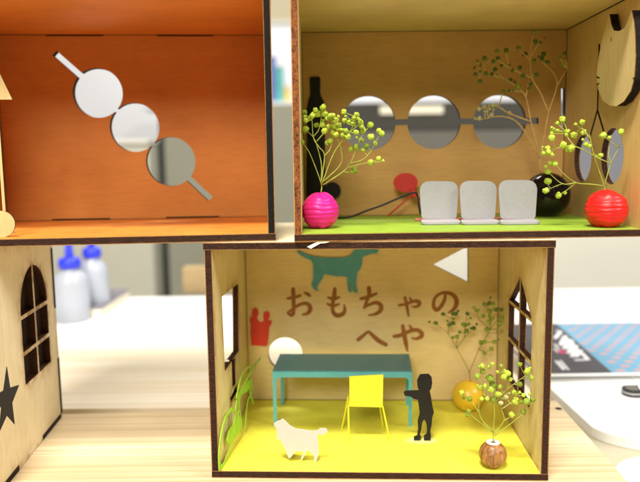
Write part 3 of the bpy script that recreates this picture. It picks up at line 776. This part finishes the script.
rb = list(zip(c3([(120, 52), (225, 67), (68, 107), (92, 112), (147, 115), (62, 150), (182, 135), (232, 120), (338, 138), (435, 118), (125, 190), (165, 208), (40, 205), (45, 225), (20, 232), (80, 290), (62, 290), (42, 330), (42, 382), (30, 433), (100, 458), (325, 243), (265, 195), (245, 185)]),
      (3.1, 2.7, 2.6, 2.2, 2.4, 3.1, 3.0, 2.6, 3.4, 2.7, 3.2, 3.2, 2.5, 2.4, 2.3, 2.8, 2.2, 2.7, 3.3, 2.8, 2.7, 2.4, 2.2, 2.2)))
rs_ = [c3(p) for p in ([(345, 425), (345, 408), (290, 245), (265, 130)], [(345, 408), (380, 285), (425, 200), (440, 165), (436, 122)], [(345, 408), (275, 398), (195, 390), (125, 340), (88, 295)], [(195, 390), (120, 395), (45, 335)], [(120, 395), (75, 412), (32, 433)],
       [(195, 390), (150, 425), (102, 456)], [(290, 245), (240, 218), (185, 195), (125, 195), (22, 230)], [(290, 245), (335, 268), (380, 285)], [(425, 200), (385, 175), (340, 140)], [(185, 195), (150, 150), (145, 118)], [(380, 285), (368, 240), (372, 195)], [(290, 240), (315, 250)], [(265, 150), (225, 100), (185, 135)])]
sprig('sparse lime green baby breath spray in the red vase', UR, rd, rs_, [(x, y, r, L_) for (x, y), r in rb], M['stem_green'], .9, .05)
c4 = lambda p: crop(p, 470, 20, 4.82); c5 = lambda p: crop(p, 475, 75, 4.82)
dst = [[(541, 173), (540, 158), (544.5, 134), (548.7, 112.3), (557, 85.4), (553, 72), (544.7, 64.6), (540.5, 58.4)], [(557, 85.4), (567.5, 68.8)], [(548.7, 112.3), (540, 92), (532.2, 78), (530.2, 57.3), (533.3, 33)], [(532.2, 78), (520, 72.5), (509.4, 67.7), (495, 59.4), (480, 66)],
       [(540, 158), (531, 121.7), (525.8, 96.8), (516.5, 86.4), (506, 79)], [(525.8, 96.8), (529, 80), (527, 68)], [(540, 158), (519.6, 124.8), (502, 116.5), (480, 119.6)], [(531, 121.7), (509.2, 113.4), (495.7, 106), (481, 109)], [(530.5, 60), (521, 51), (518, 48)], [(509.4, 67.7), (506, 52)], [(530.2, 57.3), (537, 46), (541, 43)]]
db = [(x, y, random.choice((1.7, 2.0, 2.3)), 'bud_dark') for x, y in c4([(315, 105), (340, 110), (265, 165), (70, 185), (48, 218), (25, 262), (48, 295), (78, 258), (105, 262), (120, 240), (112, 200), (152, 220), (205, 245), (255, 270), (195, 290), (230, 325), (215, 300), (310, 195), (345, 185), (355, 165), (375, 205), (455, 162), (240, 230), (175, 147), (290, 310), (160, 345), (320, 265), (135, 185)])]
db += [(x, y, 2.0, 'bud_mid') for x, y in c4([(308, 58), (232, 135), (130, 152), (445, 212), (232, 322)])]
db += [(x, y, 2.1, 'bud_pale') for x, y in c5([(20, 165), (45, 155), (22, 210), (60, 175), (80, 195), (100, 150), (85, 148), (165, 185)])]
sprig('tall dry tan branches with dark green buds in the black vase', UR, bv, dst, db, M['stem_dry'], .9, .08)
c6 = lambda p: crop(p, 460, 355, 5.35)
wst = [c6(p) for p in ([(178, 465), (178, 400), (184, 330), (182, 260), (176, 165)], [(178, 410), (120, 350), (100, 290), (110, 240), (140, 228)], [(178, 415), (75, 335), (38, 303)], [(100, 305), (72, 262), (50, 235)], [(182, 420), (235, 350), (222, 290), (215, 260)], [(235, 350), (285, 325), (335, 308)],
       [(185, 432), (300, 345), (360, 292), (392, 250)], [(182, 260), (250, 185), (350, 110)], [(182, 260), (158, 190), (125, 95)], [(250, 185), (262, 130), (250, 100)], [(110, 240), (130, 180), (95, 120)], [(222, 290), (290, 240), (300, 205)])]
wb = list(zip(c6([(320, 50), (360, 88), (382, 122), (322, 158), (118, 60), (122, 88), (92, 115), (172, 48), (220, 58), (200, 90), (160, 125), (235, 118), (255, 98), (270, 130), (175, 160), (130, 170), (105, 175), (165, 185), (215, 170), (205, 210), (180, 238), (8, 200), (52, 235), (45, 303), (115, 235), (290, 200), (340, 215), (300, 238), (355, 250), (388, 240), (275, 318), (340, 305), (290, 250), (145, 235), (240, 95)]),
     (2.4, 2.9, 2.2, 2.4, 2.5, 2.7, 3.0, 2.0, 1.9, 1.5, 3.6, 2.9, 3.1, 2.0, 3.2, 2.4, 2.4, 2.9, 2.2, 3.2, 3.0, 2.3, 2.5, 2.4, 2.1, 2.3, 2.1, 2.6, 3.0, 2.3, 2.7, 2.6, 2.0, 2.0, 3.0)))
wbl = [(x, y, r, L_ if random.random() < .7 else 'bud_mid') for (x, y), r in wb]+[(x, y, 2.2, 'bud_pale') for x, y in c6([(247, 225), (218, 257)])]
sprig('lime baby breath spray in the small wooden vase', LB, wv, wst, wbl, M['stem_green'], .8, .048)
c7 = lambda p: crop(p, 425, 295, 5.356)
ost = [c7(p) for p in ([(240, 475), (235, 408), (170, 285), (125, 210), (62, 156)], [(170, 285), (212, 228), (258, 182)], [(125, 210), (130, 155), (150, 105)], [(238, 412), (290, 290), (320, 252)], [(290, 290), (350, 185), (402, 112)], [(212, 228), (215, 165), (226, 105)], [(350, 185), (345, 110), (330, 55)], [(290, 290), (320, 310)], [(170, 285), (172, 225)], [(350, 185), (290, 130), (282, 86)])]
ob = [(x, y, 2.0, 'bud_dark') for x, y in c7([(58, 150), (97, 102), (150, 100), (165, 100), (130, 160), (150, 150), (215, 162), (222, 192), (228, 100), (262, 178), (345, 45), (405, 78), (380, 78)])]
ob += [(x, y, 2.1, 'bud_mid') for x, y in c7([(318, 50), (280, 82), (312, 112), (345, 88), (365, 48), (410, 122), (345, 145), (400, 152), (420, 195), (320, 252), (318, 312), (372, 252), (355, 288), (300, 255), (330, 185), (172, 222), (205, 158)])]
sprig('thin dark budded sprig rising from the ochre vase', LB, ov_, ost, ob, M['stem_dark'], .5, .035, (.2, D-.25))

# ------------------------------------------------------------------ green room furniture
seat_px = [(419.2, 459.2, 181.2, 'left'), (459.0, 497.8, 180.8, 'mid'), (498.0, 538.0, 180.0, 'right')]
seat_lab = ['pale grey card seat at the left end of the row, beside the red oval', 'pale grey card seat in the middle of the row of three', 'pale grey card seat at the right end of its row, before the black vase']
for (xa, xb, yt, _), lab in zip(seat_px, seat_lab):
    p = fl((xa+xb)/2, 223.8, UR, FG); yb_ = p.y+.25
    base = (p.x, p.y, FG)
    root = thing('seat_cutout', lab, 'seat', UR, base, 'pale grey card seats in a row')
    root.rotation_euler.z += random.uniform(-.05, .05)
    a = UR.hit(xa, yt, 1, yb_); b = UR.hit(xb, yt, 1, yb_); c = UR.hit(xa+2.6, 219, 1, yb_); d = UR.hit(xb-2.6, 219, 1, yb_)
    def rounded(q_, r_):
        out = []
        n = len(q_)
        for i in range(n):
            p0, p1, p2 = Vector(q_[i-1]), Vector(q_[i]), Vector(q_[(i+1) % n]); rr_ = r_[i]
            u = (p0-p1).normalized(); w_ = (p2-p1).normalized()
            for k in range(7):
                t = k/6; s_ = p1+u*rr_; e_ = p1+w_*rr_
                out.append(tuple(s_*(1-t)**2+p1*2*t*(1-t)+e_*t*t))
        return out
    poly = rounded([(c.x, c.z), (d.x, d.z), (b.x, b.z), (a.x, a.z)], [.25, .25, .75, .75])
    link('backrest', slab([poly], [], .12, on_back(yb_)), [M['grey_card']]*3, root, UR, base)
    zt = UR.hit(xa, 219.5, 1, yb_).z
    # seat pan: rounded tongue sloping out towards the viewer
    e = UR.hit(xa+1, 223, 1, yb_-.9); f = UR.hit(xb+3, 223, 1, yb_-.9)
    pan = rounded([(c.x-.02, 0), (e.x, 1.0), (f.x, 1.0), (d.x+.05, 0)], [.15, .55, .45, .15])
    zf = FG+.16
    link('seat_pan', slab([pan], [], .13, lambda u, v, w: Vector((u, yb_-.01-v, zt+(zf-zt)*v-w))), [M['grey_card']]*3, root, UR, base)
    bm = bmesh.new(); add_box(bm, (c.x+.35, yb_-.55, FG), (d.x-.2, yb_-.35, FG+.14)); link('foot', bm, M['black_paint'], root, UR, base)
# red oval-backed chair behind the seats
p = fl(404, 216.5, UR, FG); yo = p.y
oc = UR.hit(405.7, 182.6, 1, yo); ko = (UR.world(oc)-CAM).dot(Vector((0, CP, -SP)))/F
base = (oc.x, yo, FG)
root = thing('oval_chair', 'dull red oval-backed chair on thin splayed legs behind the pale seats', 'chair', UR, base)
link('backrest', slab([circle((oc.x, oc.z), 12.2*ko, 40, 9.6*ko)], [], .1, on_back(yo)), [M['red_dull']]*3, root, UR, base)
q1 = UR.hit(414, 193, 1, yo); q2 = fl(388.5, 217, UR, FG); q3 = UR.hit(417, 219, 1, yo)
for a_, b_ in (((q1.x, yo-.05, q1.z), (q2.x, yo+.4, FG)), ((q1.x+.1, yo-.05, q1.z), (q1.x+1.3, yo+.2, FG)), ((q1.x, yo-.1, q1.z), (q1.x-.3, yo-.9, FG)) ):
    if b_[1] < yo-.5: continue
    bm = bmesh.new(); add_tube(bm, [a_, b_], .06, 6); link('leg', bm, M['red_dull'], root, UR, base)
bm = bmesh.new(); add_tube(bm, [(q1.x-.15, yo-.02, q1.z+.4), (q1.x+.05, yo-.05, q1.z-.25)], .22, 8); link('neck', bm, M['red_dull'], root, UR, base)
# pink piece lying under the seats, seen at both ends
a_ = fl(416, 221.5, UR, FG); b_ = fl(541, 222, UR, FG)
bm = bevelled_box((a_.x, a_.y+.35, FG), (b_.x-.1, a_.y+.75, FG+.16), .05)
tag(link('pink_strip', bm, M['pink_card'], None, UR, (a_.x, a_.y, FG)), 'pink strip on the green floor, its ends showing behind the pale seats', 'strip')
# black cable
pts = [(UR.hit(px, py, 1, yy)) for px, py, yy in ((338, 219, 9.5), (343, 219.3, 9.3), (352, 216.5, 9.2), (366, 211, 9.0), (384, 204.5, 8.9), (400, 197.5, 8.8), (414, 192.6, 8.7), (417.5, 196, 8.7), (418.5, 203, 8.6), (420.5, 214, 8.5))]
zmin = FG+.08
pts = [(q_.x, q_.y, max(zmin, q_.z)) for q_ in pts]
bm = bmesh.new(); add_tube(bm, catmull(pts, 5), .07, 8)
tag(link('cable', bm, M['cable'], None, UR, pts[0], True), 'thin black cable curving up from the green floor to the red oval chair', 'cable')
# black bottle silhouette behind the magenta vase
p = fl(318, 216.5, UR, FG); yy = p.y
poly = px_back(UR, yy, [(309.6, 78.5), (311, 76.8), (319, 76.6), (320.4, 78.5), (320.2, 93), (321.5, 97), (324.2, 102), (325.2, 110), (325, 150), (325.5, 190), (329.5, 205), (330, 222), (306.5, 222), (306.2, 190), (307, 150), (307, 108), (308.5, 101), (310.4, 94)])
zmin = min(b for a, b in poly)
poly = [(a, b if b > zmin+.3 else FG) for a, b in poly]
tag(link('bottle_cutout', slab([poly], [], .3, on_back(yy)), [M['black_paint']]*3, None, UR, (p.x, yy, FG)), 'tall matt black bottle silhouette standing behind the magenta vase', 'bottle cutout')
q_ = UR.hit(332.5, 190.5, 1, yy-.2); kk = (UR.world(q_)-CAM).dot(Vector((0, CP, -SP)))/F
base = (q_.x, yy-.2, FG)
root = thing('round_cutout', 'black round disc on a short post beside the bottle silhouette', 'disc cutout', UR, base)
link('disc', slab([circle((q_.x, q_.z), 8.3*kk, 36)], [], .15, on_back(yy-.2)), [M['black_paint']]*3, root, UR, base)
bm = bmesh.new(); add_box(bm, (q_.x-.12, yy-.16, FG), (q_.x+.12, yy-.06, q_.z-.2)); link('post', bm, M['black_paint'], root, UR, base)

# ------------------------------------------------------------------ orange room: lamp and disc at the picture's left edge
p = UL.hit(-6, 236.5, 2, FG)
base = (p.x, p.y+1.2, FG)
lamp = thing('floor_lamp', 'pale wooden lamp cutout with sloping shade at the left of the orange room', 'lamp', UL, base)
yl = base[1]
s4 = px_back(UL, yl, [(-24, 99.6), (12.3, 99.6), (-.5, 73), (-11, 73)])
link('lamp_shade', slab([s4], [], .12, on_back(yl)), [M['pale_wood'], M['pale_wood'], M['burnt']], lamp, UL, base)
s5 = px_back(UL, yl, [(-7.5, 99), (-4.5, 99)]); 
link('pole', slab([rect(s5[0][0], FG+.2, s5[1][0], s4[0][1]+.1)], [], .2, on_back(yl+.31)), [M['pale_wood'], M['pale_wood'], M['burnt']], lamp, UL, base)
link('base', lathe([(0, 0), (.5, 0), (.5, .15), (0, .15)], (s5[0][0]+.1, yl+.4, FG), 32), M['pale_wood'], lamp, UL, base)
q_ = UL.hit(2.2, 237.2, 2, FG); kk = (UL.world(q_)-CAM).dot(Vector((0, CP, -SP)))/F
rr_ = 13.2*kk
tag(link('wooden_disc', slab([circle((q_.x, FG+rr_), rr_, 48)], [], .13, on_back(q_.y)), [M['pale_wood'], M['pale_wood'], M['burnt']], None, UL, (q_.x, q_.y, FG)), 'round pale wooden disc standing on edge on the orange floor', 'disc')

# ------------------------------------------------------------------ paper scrap between the boxes
yy = -.10
ps = [LB.hit(px, py, 1, yy) for px, py in crop([(145, 36), (210, 4), (268, 10), (238, 17), (216, 18), (165, 47)], 280, 240, 5.36)]
bm = slab([[(q_.x, q_.z) for q_ in ps]], [], .02, on_back(yy-.02))
tag(link('paper_scrap', bm, [M['paper']]*3, None, LB, tuple(ps[1])), 'small torn scrap of white paper on the front edge between the stacked boxes', 'paper scrap')

# ------------------------------------------------------------------ table, boards and things on them
ZT = -1.25
bm = bmesh.new(); add_box(bm, (-110, 5, ZT-3), (120, 97.5, ZT)); tag(link('table', bm, M['table']), kind='structure')
bm = bmesh.new(); add_box(bm, (-600, -300, -77), (600, 500, -75)); tag(link('floor', bm, M['wall']), kind='structure')
bm = slab([[(18.62, 49.8), (17.15, 14), (-48, 14), (-48, 47.3)]], [], 1.24, on_flat(-.006, -1))
bmesh.ops.remove_doubles(bm, verts=bm.verts[:], dist=.001); bmesh.ops.bevel(bm, geom=[e for e in bm.edges if not e.is_boundary and e.calc_face_angle(0) > .5], offset=.05, segments=2, affect='EDGES')
brd = link('wooden_board', bm, M['board'])
tag(brd, 'light cedar board with fine grain under the lower toy rooms', 'board')
# pale scorch nick near the board's far corner
q_ = ground(558.5, 408.5)
bm = bmesh.new(); bmesh.ops.create_icosphere(bm, subdivisions=2, radius=1)
for v in bm.verts: v.co = Vector((v.co.x*.26*(1+.3*noise.noise(v.co*2)), v.co.y*.26*(1+.5*noise.noise(v.co*3)), v.co.z*.006))
bmesh.ops.translate(bm, verts=bm.verts[:], vec=(q_.x, q_.y, -.003)); link('knot', bm, M['seam'], brd)
bm = bevelled_box((-60, 50.0, ZT), (17.6, 60.8, -.25), .08); tag(link('wooden_board', bm, M['board_far']), 'pale pine board just behind the cedar board', 'board')
bm = bevelled_box((-62, 61.1, ZT), (17.2, 73.5, -.45), .08); tag(link('wooden_board', bm, M['board_far']), 'whitish pine board, farthest back of the boards, before the bottles', 'board')
bm = bevelled_box((-108, 73.8, ZT), (18.4, 97.2, ZT+.35), .1); tag(link('white_far_top', bm, M['white_top']), 'white top added over the far left of the darkened table under the bottles', 'board')  # added to keep the far table white over the darkened desk colour
# white tray with rounded near corner, to the right
tr_ = [ground(px, py, -.55) for px, py in ((592, 427), (599, 430.5), (609, 434), (627, 438), (645, 440.5), (690, 441))]
x18 = 18.75
poly = catmull([(max(x18+.05*k, q_.x), q_.y) for k, q_ in enumerate(tr_)], 8)+[(70, tr_[-1].y), (70, 97), (x18, 97)]
tag(link('white_tray', slab([poly], [], -.7, on_flat(-.55, 1)), [M['white_top']]*3), 'large white tray with curved near edge at the right of the boards', 'tray')
q_ = Vector((22.05, 37.6, 0))
tag(link('white_plate', lathe([(0, 0), (3.3, 0), (3.9, .12), (4.0, .35), (3.9, .5), (0, .5)], (q_.x, q_.y, ZT), 64), M['plate'], None, W0, (q_.x, q_.y, ZT), True), 'round white plastic plate in the bottom right corner beside the board', 'plate')
# printed case on the tray
za_ = -.55
fl_ = ground(549, 381, za_); bk_ = ground(600, 323.5, za_+.5)
yF, yB = fl_.y, bk_.y; xL, xR = 19.6, 42.0; hh = .62
case = thing('media_case', 'clear case with black band and sky blue sleeve dotted with salmon dashes', 'case', W0, ((xL+xR)/2, (yF+yB)/2, za_))
cb = ((xL+xR)/2, (yF+yB)/2, za_)
link('tray_shell', bevelled_box((xL, yF, za_), (xR, yB, za_+hh*.55), .06), M['clear'], case, W0, cb)
link('lid_shell', bevelled_box((xL, yF+.02, za_+hh*.6), (xR, yB-.02, za_+hh), .05), M['plate'], case, W0, cb)
e0 = ground(613.5, 373.5, za_+hh); e1 = ground(556, 323.5, za_+hh)
zq = za_+hh+.004
def flat(name, polys, mat, z, parent): return link(name, slab(polys, [], .003, on_flat(z+.003, -1)), [mat]*3, parent, W0, cb)
sleeve = flat('blue_sleeve', [[(e0.x, yF+.12), (xR-.15, yF+.12), (xR-.15, yB-.1), (e1.x, yB-.1)]], M['case_blue'], zq, case)
band = flat('black_band', [[(xL+.15, yF+.12), (e0.x, yF+.12), (e1.x, yB-.1), (xL+.15, yB-.1)]], M['case_black'], zq, case)
dashes = []
for i in range(-24, 24):
    for j in range(0, 15):
        y = yF+.75+j*1.28; x = e0.x+1.0+i*1.62+j*.98
        edge = e0.x+(e1.x-e0.x)*(y-yF)/(yB-yF)
        if x-.35 > edge+.1 and x+.35 < xR-.25 and y+.35 < yB-.15: dashes.append(rect(x-.40, y-.24, x+.40, y+.24))
flat('dash_pattern', dashes, M['dash'], zq+.005, sleeve)
# blurred lettering on the band: strokes of a title, a dot and small lines
cB = lambda p: [(lambda h: (h.x, h.y))(ground(px, py, zq)) for px, py in crop(p, 550, 315, 5.667)]
ttl = []
for pts in ([(30, 130), (60, 95), (42, 90)], [(60, 170), (85, 120), (95, 165)], [(80, 190), (110, 140), (125, 150), (105, 190)], [(105, 215), (130, 165), (128, 215), (150, 175)], [(125, 235), (150, 190), (150, 235), (175, 200)], [(148, 255), (215, 252), (180, 215)], [(165, 215), (185, 222)]):
    ttl += ribbon(cB(pts), [.42]*len(pts), 0, 8)
flat('title', ttl, M['print_white'], zq+.005, band)
flat('dot', [circle(cB([(66, 208)])[0], .42, 20, .6)], M['print_pink'], zq+.005, band)
sm = []
for pts in ([(25, 165), (55, 200)], [(30, 260), (75, 310)], [(60, 258), (105, 310)], [(45, 262), (85, 306)], [(22, 190), (45, 212)]):
    flat('small_print', ribbon(cB(pts), [.2]*2, 0, 6), M['print_white'], zq+.005, band)
# clip
q0 = ground(621, 393.5, za_); q1 = ground(652, 395.5, za_)
base = tuple((q0+q1)/2)
clip = thing('binder_clip', 'black clip with bright wire handle lying in front of the printed case', 'clip', W0, base)
def stadium(x0, x1, y0, y1):
    r_ = (y1-y0)/2; cy = (y0+y1)/2
    return [(x0+r_-r_*math.sin(t), cy+r_*math.cos(t)) for t in [math.pi*k/14 for k in range(15)]]+[(x1-r_+r_*math.sin(t), cy-r_*math.cos(t)) for t in [math.pi*k/14 for k in range(15)]]
for nm, z0_, z1_, ins, mt in (('base_plate', 0, .2, 0, 'clip_black'), ('middle_band', .202, .33, .03, 'steel'), ('cover_plate', .332, .52, .0, 'clip_black'), ('inlay', .522, .55, .28, 'steel')):
    st_ = stadium(q0.x+ins, q1.x-ins, base[1]-.75+ins, base[1]+.85-ins)
    link(nm, slab([st_], [], z1_-z0_, on_flat(za_+z1_, -1)), [M[mt]]*3, clip, W0, base)
w0 = ground(631.5, 376, za_+1.1); w1 = ground(642, 391, za_+.5)
bm = bmesh.new(); add_tube(bm, [w0, (w0+w1)/2+Vector((0, 0, .05)), w1], .06, 8); link('wire_handle', bm, M['steel'], clip, W0, base)

# ------------------------------------------------------------------ far things on the table
for px, py, rk, lab, hgt in ((73.5, 320, 2.28, 'milky squeeze bottle with blue nozzle cap, the nearer of the pair', 6.9), (95.5, 312, 2.0, 'milky squeeze bottle with blue nozzle cap, the farther one beside the slate box', 7.6)):
    q_ = ground(px-.5, py, ZT+.35); base = (q_.x, q_.y, ZT+.35)
    root = thing('squeeze_bottle', lab, 'bottle', W0, base, 'squeeze bottles at the back of the table')
    R = rk
    link('body', lathe([(0, 0), (R*.92, 0), (R, .2), (R, hgt*.72), (R*.93, hgt*.82), (R*.72, hgt*.91), (R*.5, hgt*.96), (R*.48, hgt+.1), (0, hgt+.1)], base, 40), M['bottle'], root, W0, base, True)
    cp_ = link('cap', lathe([(0, hgt), (R*.58, hgt), (R*.62, hgt+.15), (R*.60, hgt+1.0), (R*.5, hgt+1.3), (0, hgt+1.3)], base, 40), M['blue_cap'], root, W0, base, True)
    link('nozzle', lathe([(R*.27, hgt+1.25), (R*.24, hgt+1.6), (R*.17, hgt+3.4), (R*.12, hgt+3.6), (0, hgt+3.6)], base, 24), M['blue_cap'], cp_, W0, base, True)
ZT2 = ZT+.352; n_ = ground(102, 318, ZT2); f_ = ground(138, 292, ZT2)
base = (n_.x-9, (n_.y+f_.y)/2, ZT2)
bx = thing('slate_box', 'flat slate grey box with cream sides behind the squeeze bottles', 'box', W0, base)
link('body', bevelled_box((n_.x-18, n_.y, ZT2), (n_.x, 96.6, ZT2+1.2), .1), M['cream_side'], bx, W0, base)
link('lid', bevelled_box((n_.x-18.1, n_.y-.1, ZT2+1.21), (n_.x+.1, 96.4, ZT2+1.45), .08), M['slate'], bx, W0, base)
q_ = ground(183, 293.5, ZT2); ZTs = ZT; ZT = ZT2
cbx = link('cardboard_box', bevelled_box((q_.x, q_.y, ZT), (q_.x+9, q_.y+3.0, ZT+4.0), .1), M['cardboard'], None, W0, (q_.x+4.5, q_.y+1.5, ZT))
tag(cbx, 'small tan cardboard box at the back of the table', 'box')
bm = bmesh.new(); add_box(bm, (q_.x+3.8, q_.y-.02, ZT+1.0), (q_.x+5.2, q_.y+3.02, ZT+4.02)); link('tape', bm, M['cream_side'], cbx, W0, (q_.x+4.5, q_.y+1.5, ZT)); ZT = ZTs

# ------------------------------------------------------------------ room behind
YP = 150.0
def atY(px, py, Y): return W0.hit(px, py, 1, Y)
bm = bmesh.new(); add_box(bm, (-400, 260, -75), (400, 264, 240)); tag(link('wall', bm, M['wall']), kind='structure')
wz0 = atY(280, 112, 257).z; wz1 = atY(280, 24.5, 257).z
wb_ = thing('whiteboard', 'large white board on the wall, seen through the gap and the round holes', 'whiteboard', W0, (0, 257, wz0))
link('panel', bevelled_box((-210, 257, wz0-30), (210, 258.5, wz1), .3), M['white_wall'], wb_, W0, (0, 257, wz0))
bm = bmesh.new(); add_box(bm, (-210, 256.2, wz1), (210, 259, wz1+1.5)); link('frame', bm, M['cabinet'], wb_, W0, (0, 257, wz0))
pz = atY(300, 104, YP).z; pxl = atY(160.5, 160, YP).x
part = thing('partition_screen', 'grey cloth partition screen standing behind the table', 'partition', W0, (10, YP, -75))
xa_, xb_ = atY(300, 160, YP).x, atY(556, 160, YP).x
link('panel', bevelled_box((pxl+.9, YP, -72), (xa_, YP+3, pz), .3), M['partition_left_lit'], part, W0, (10, YP, -75))
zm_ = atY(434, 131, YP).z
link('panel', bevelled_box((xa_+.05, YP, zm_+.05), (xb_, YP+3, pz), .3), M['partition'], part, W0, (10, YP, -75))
link('panel', bevelled_box((xa_+.05, YP, -72), (xb_, YP+3, zm_), .3), M['partition_low_lit'], part, W0, (10, YP, -75))
link('panel', bevelled_box((xb_+.05, YP, -72), (120, YP+3, pz), .3), M['partition_right_lit'], part, W0, (10, YP, -75))
bm = bmesh.new(); add_box(bm, (pxl, YP-.4, -75), (pxl+.9, YP+3.4, pz+.3)); link('post', bm, M['gap_dark'], part, W0, (10, YP, -75))
bm = bmesh.new(); add_box(bm, (pxl, YP-.5, -75), (120, YP+3.5, -72)); link('foot_rail', bm, M['gap_dark'], part, W0, (10, YP, -75))
cz = atY(134, 139.5, YP-8).z
cabx = pxl-.2
cab = thing('steel_cabinet', 'cream grey steel cabinet behind the bottles', 'cabinet', W0, (cabx-45, YP, -75))
link('body', bevelled_box((cabx-95, YP-8, -75), (cabx-.3, YP+30, cz-1.1), .4), M['cabinet'], cab, W0, (cabx-45, YP, -75))
link('top', bevelled_box((cabx-95, YP-8.6, cz-1.05), (cabx-.2, YP+30, cz), .2), M['cabinet_light'], cab, W0, (cabx-45, YP, -75))
bm = bmesh.new(); add_box(bm, (cabx-47.3, YP-8.3, -70), (cabx-46.9, YP-7.9, cz-2)); link('door_gap', bm, M['gap_dark'], cab, W0, (cabx-45, YP, -75))
# added beige block behind the tray, standing in for the brighter lit lower partition
q_ = atY(600, 236, 125)
lc = thing('lit_partition_block', 'added beige block behind the white tray, coloured as the brighter lit partition', 'cabinet', W0, (q_.x+20, 125, -75))
xl_ = atY(424, 250, 125).x
link('body', bevelled_box((xl_, 125, -75), (q_.x+70, 145, q_.z+3), .5), M['cabinet_light'], lc, W0, (q_.x+20, 125, -75))
bm = bmesh.new(); add_box(bm, (xl_+2, 124.8, q_.z-18), (q_.x+68, 125.2, q_.z-17.6)); link('front_groove', bm, M['gap_dark'], lc, W0, (q_.x+20, 125, -75))
# coloured boxes standing on the shelf before the white board
sz = atY(280, 104, 235).z
sh = thing('wall_shelf', 'pale shelf in front of the white board', 'shelf', W0, (0, 235, sz))
link('board', bevelled_box((-60, 226, sz-2), (110, 246, sz), .2), M['white_wall'], sh, W0, (0, 235, sz))
for bx_ in (-50, 100):
    bm = bmesh.new(); add_box(bm, (bx_, 228, -75), (bx_+4, 244, sz-2.01)); link('leg', bm, M['cabinet'], sh, W0, (0, 235, sz))
for (xa, xb, yt, mat, lab) in ((276, 283, 64, 'poster_teal', 'teal box on the far shelf'), (284, 290, 84, 'poster_yellow', 'yellow box on the far shelf'), (268, 275.4, 54, 'poster_blue', 'blue box on the far shelf')):
    a_ = atY(xa, yt, 232); b_ = atY(xb, yt, 232)
    o = link('storage_box', bevelled_box((a_.x, 232, sz+.01), (b_.x, 238, a_.z), .15), M[mat], None, W0, ((a_.x+b_.x)/2, 235, sz))
    tag(o, lab+', between the two upper toy rooms', 'box')
    bm = bmesh.new(); add_box(bm, (a_.x-.15, 231.8, a_.z-.9), (b_.x+.15, 238.2, a_.z+.1)); link('lid', bm, M['white_wall'], o, W0, ((a_.x+b_.x)/2, 235, sz))
a_ = atY(380, 106.5, YP-.5); b_ = atY(443, 113.5, YP-.5)
tag(link('note_strip', bevelled_box((a_.x, YP-.6, b_.z), (b_.x, YP-.1, a_.z), .05), M['cream_side'], None, W0, ((a_.x+b_.x)/2, YP-.3, b_.z)), 'cream paper strip near the top of the grey partition', 'paper strip')

# ------------------------------------------------------------------ centimetres -> metres
done = set()
for o in scene.objects:
    o.location = o.location*S
    if o.type == 'MESH' and o.data.name.startswith('bud') and o.name.startswith('bud'):
        o.scale = o.scale*S; continue
    if o.type == 'MESH' and o.data.name not in done:
        o.data.transform(Matrix.Scale(S, 4)); done.add(o.data.name)

# ------------------------------------------------------------------ lights
def area(name, loc, target, sx, sy, power, col):
    l = bpy.data.lights.new(name, 'AREA'); l.shape = 'RECTANGLE'; l.size = sx; l.size_y = sy; l.energy = power; l.color = col
    o = bpy.data.objects.new(name, l); COL.objects.link(o); o.location = Vector(loc)*S
    o.rotation_euler = (Vector(target)-Vector(loc)).to_track_quat('-Z', 'Y').to_euler(); return o
area('ceiling_lamp_near', (-25, -38, 190), (0, 40, 10), .6, .22, 56, (1, .96, .88))
area('ceiling_lamp_room', (-50, -190, 150), (0, 40, 14), .9, .75, 46, (1, .95, .86))
area('ceiling_lamp_side', (170, -60, 170), (-10, 42, 8), .9, .3, 36, (1, .97, .92))
area('ceiling_lamp_far', (10, 165, 200), (5, 75, 0), 1.3, .3, 36, (1, .98, .95))
area('added_whiteboard_lamp', (0, 205, 150), (0, 257, 35), 2.0, .3, 9, (.96, .98, 1))  # added lamp, only brightens the white board behind
w = bpy.data.worlds.new('World'); scene.world = w; w.use_nodes = True
bg = w.node_tree.nodes['Background']; bg.inputs['Color'].default_value = (1, .98, .94, 1); bg.inputs['Strength'].default_value = .10

# ------------------------------------------------------------------ camera and render settings
cd = bpy.data.cameras.new('camera'); cam = bpy.data.objects.new('camera', cd); COL.objects.link(cam)
Fw = Vector((0, CP, -SP)); U0 = Vector((0, SP, CP)); X0 = Vector((1, 0, 0))
R_ = X0*CR+U0*SR; U_ = U0*CR-X0*SR
mw = Matrix((( R_.x, U_.x, -Fw.x, 0), (R_.y, U_.y, -Fw.y, 0), (R_.z, U_.z, -Fw.z, HC*S), (0, 0, 0, 1)))
cam.matrix_world = mw
cd.sensor_fit = 'HORIZONTAL'; cd.sensor_width = 36; cd.lens = F/640*36
cd.clip_start = .02; cd.clip_end = 50
cd.dof.use_dof = True; cd.dof.focus_distance = .40; cd.dof.aperture_fstop = 5.6
scene.camera = cam
scene.render.resolution_x = 1024; scene.render.resolution_y = 771
scene.view_settings.view_transform = 'Standard'; scene.view_settings.look = 'None'
scene.view_settings.exposure = 0; scene.view_settings.gamma = 1
scene.render.engine = 'CYCLES'
scene.cycles.max_bounces = 8; scene.cycles.diffuse_bounces = 4
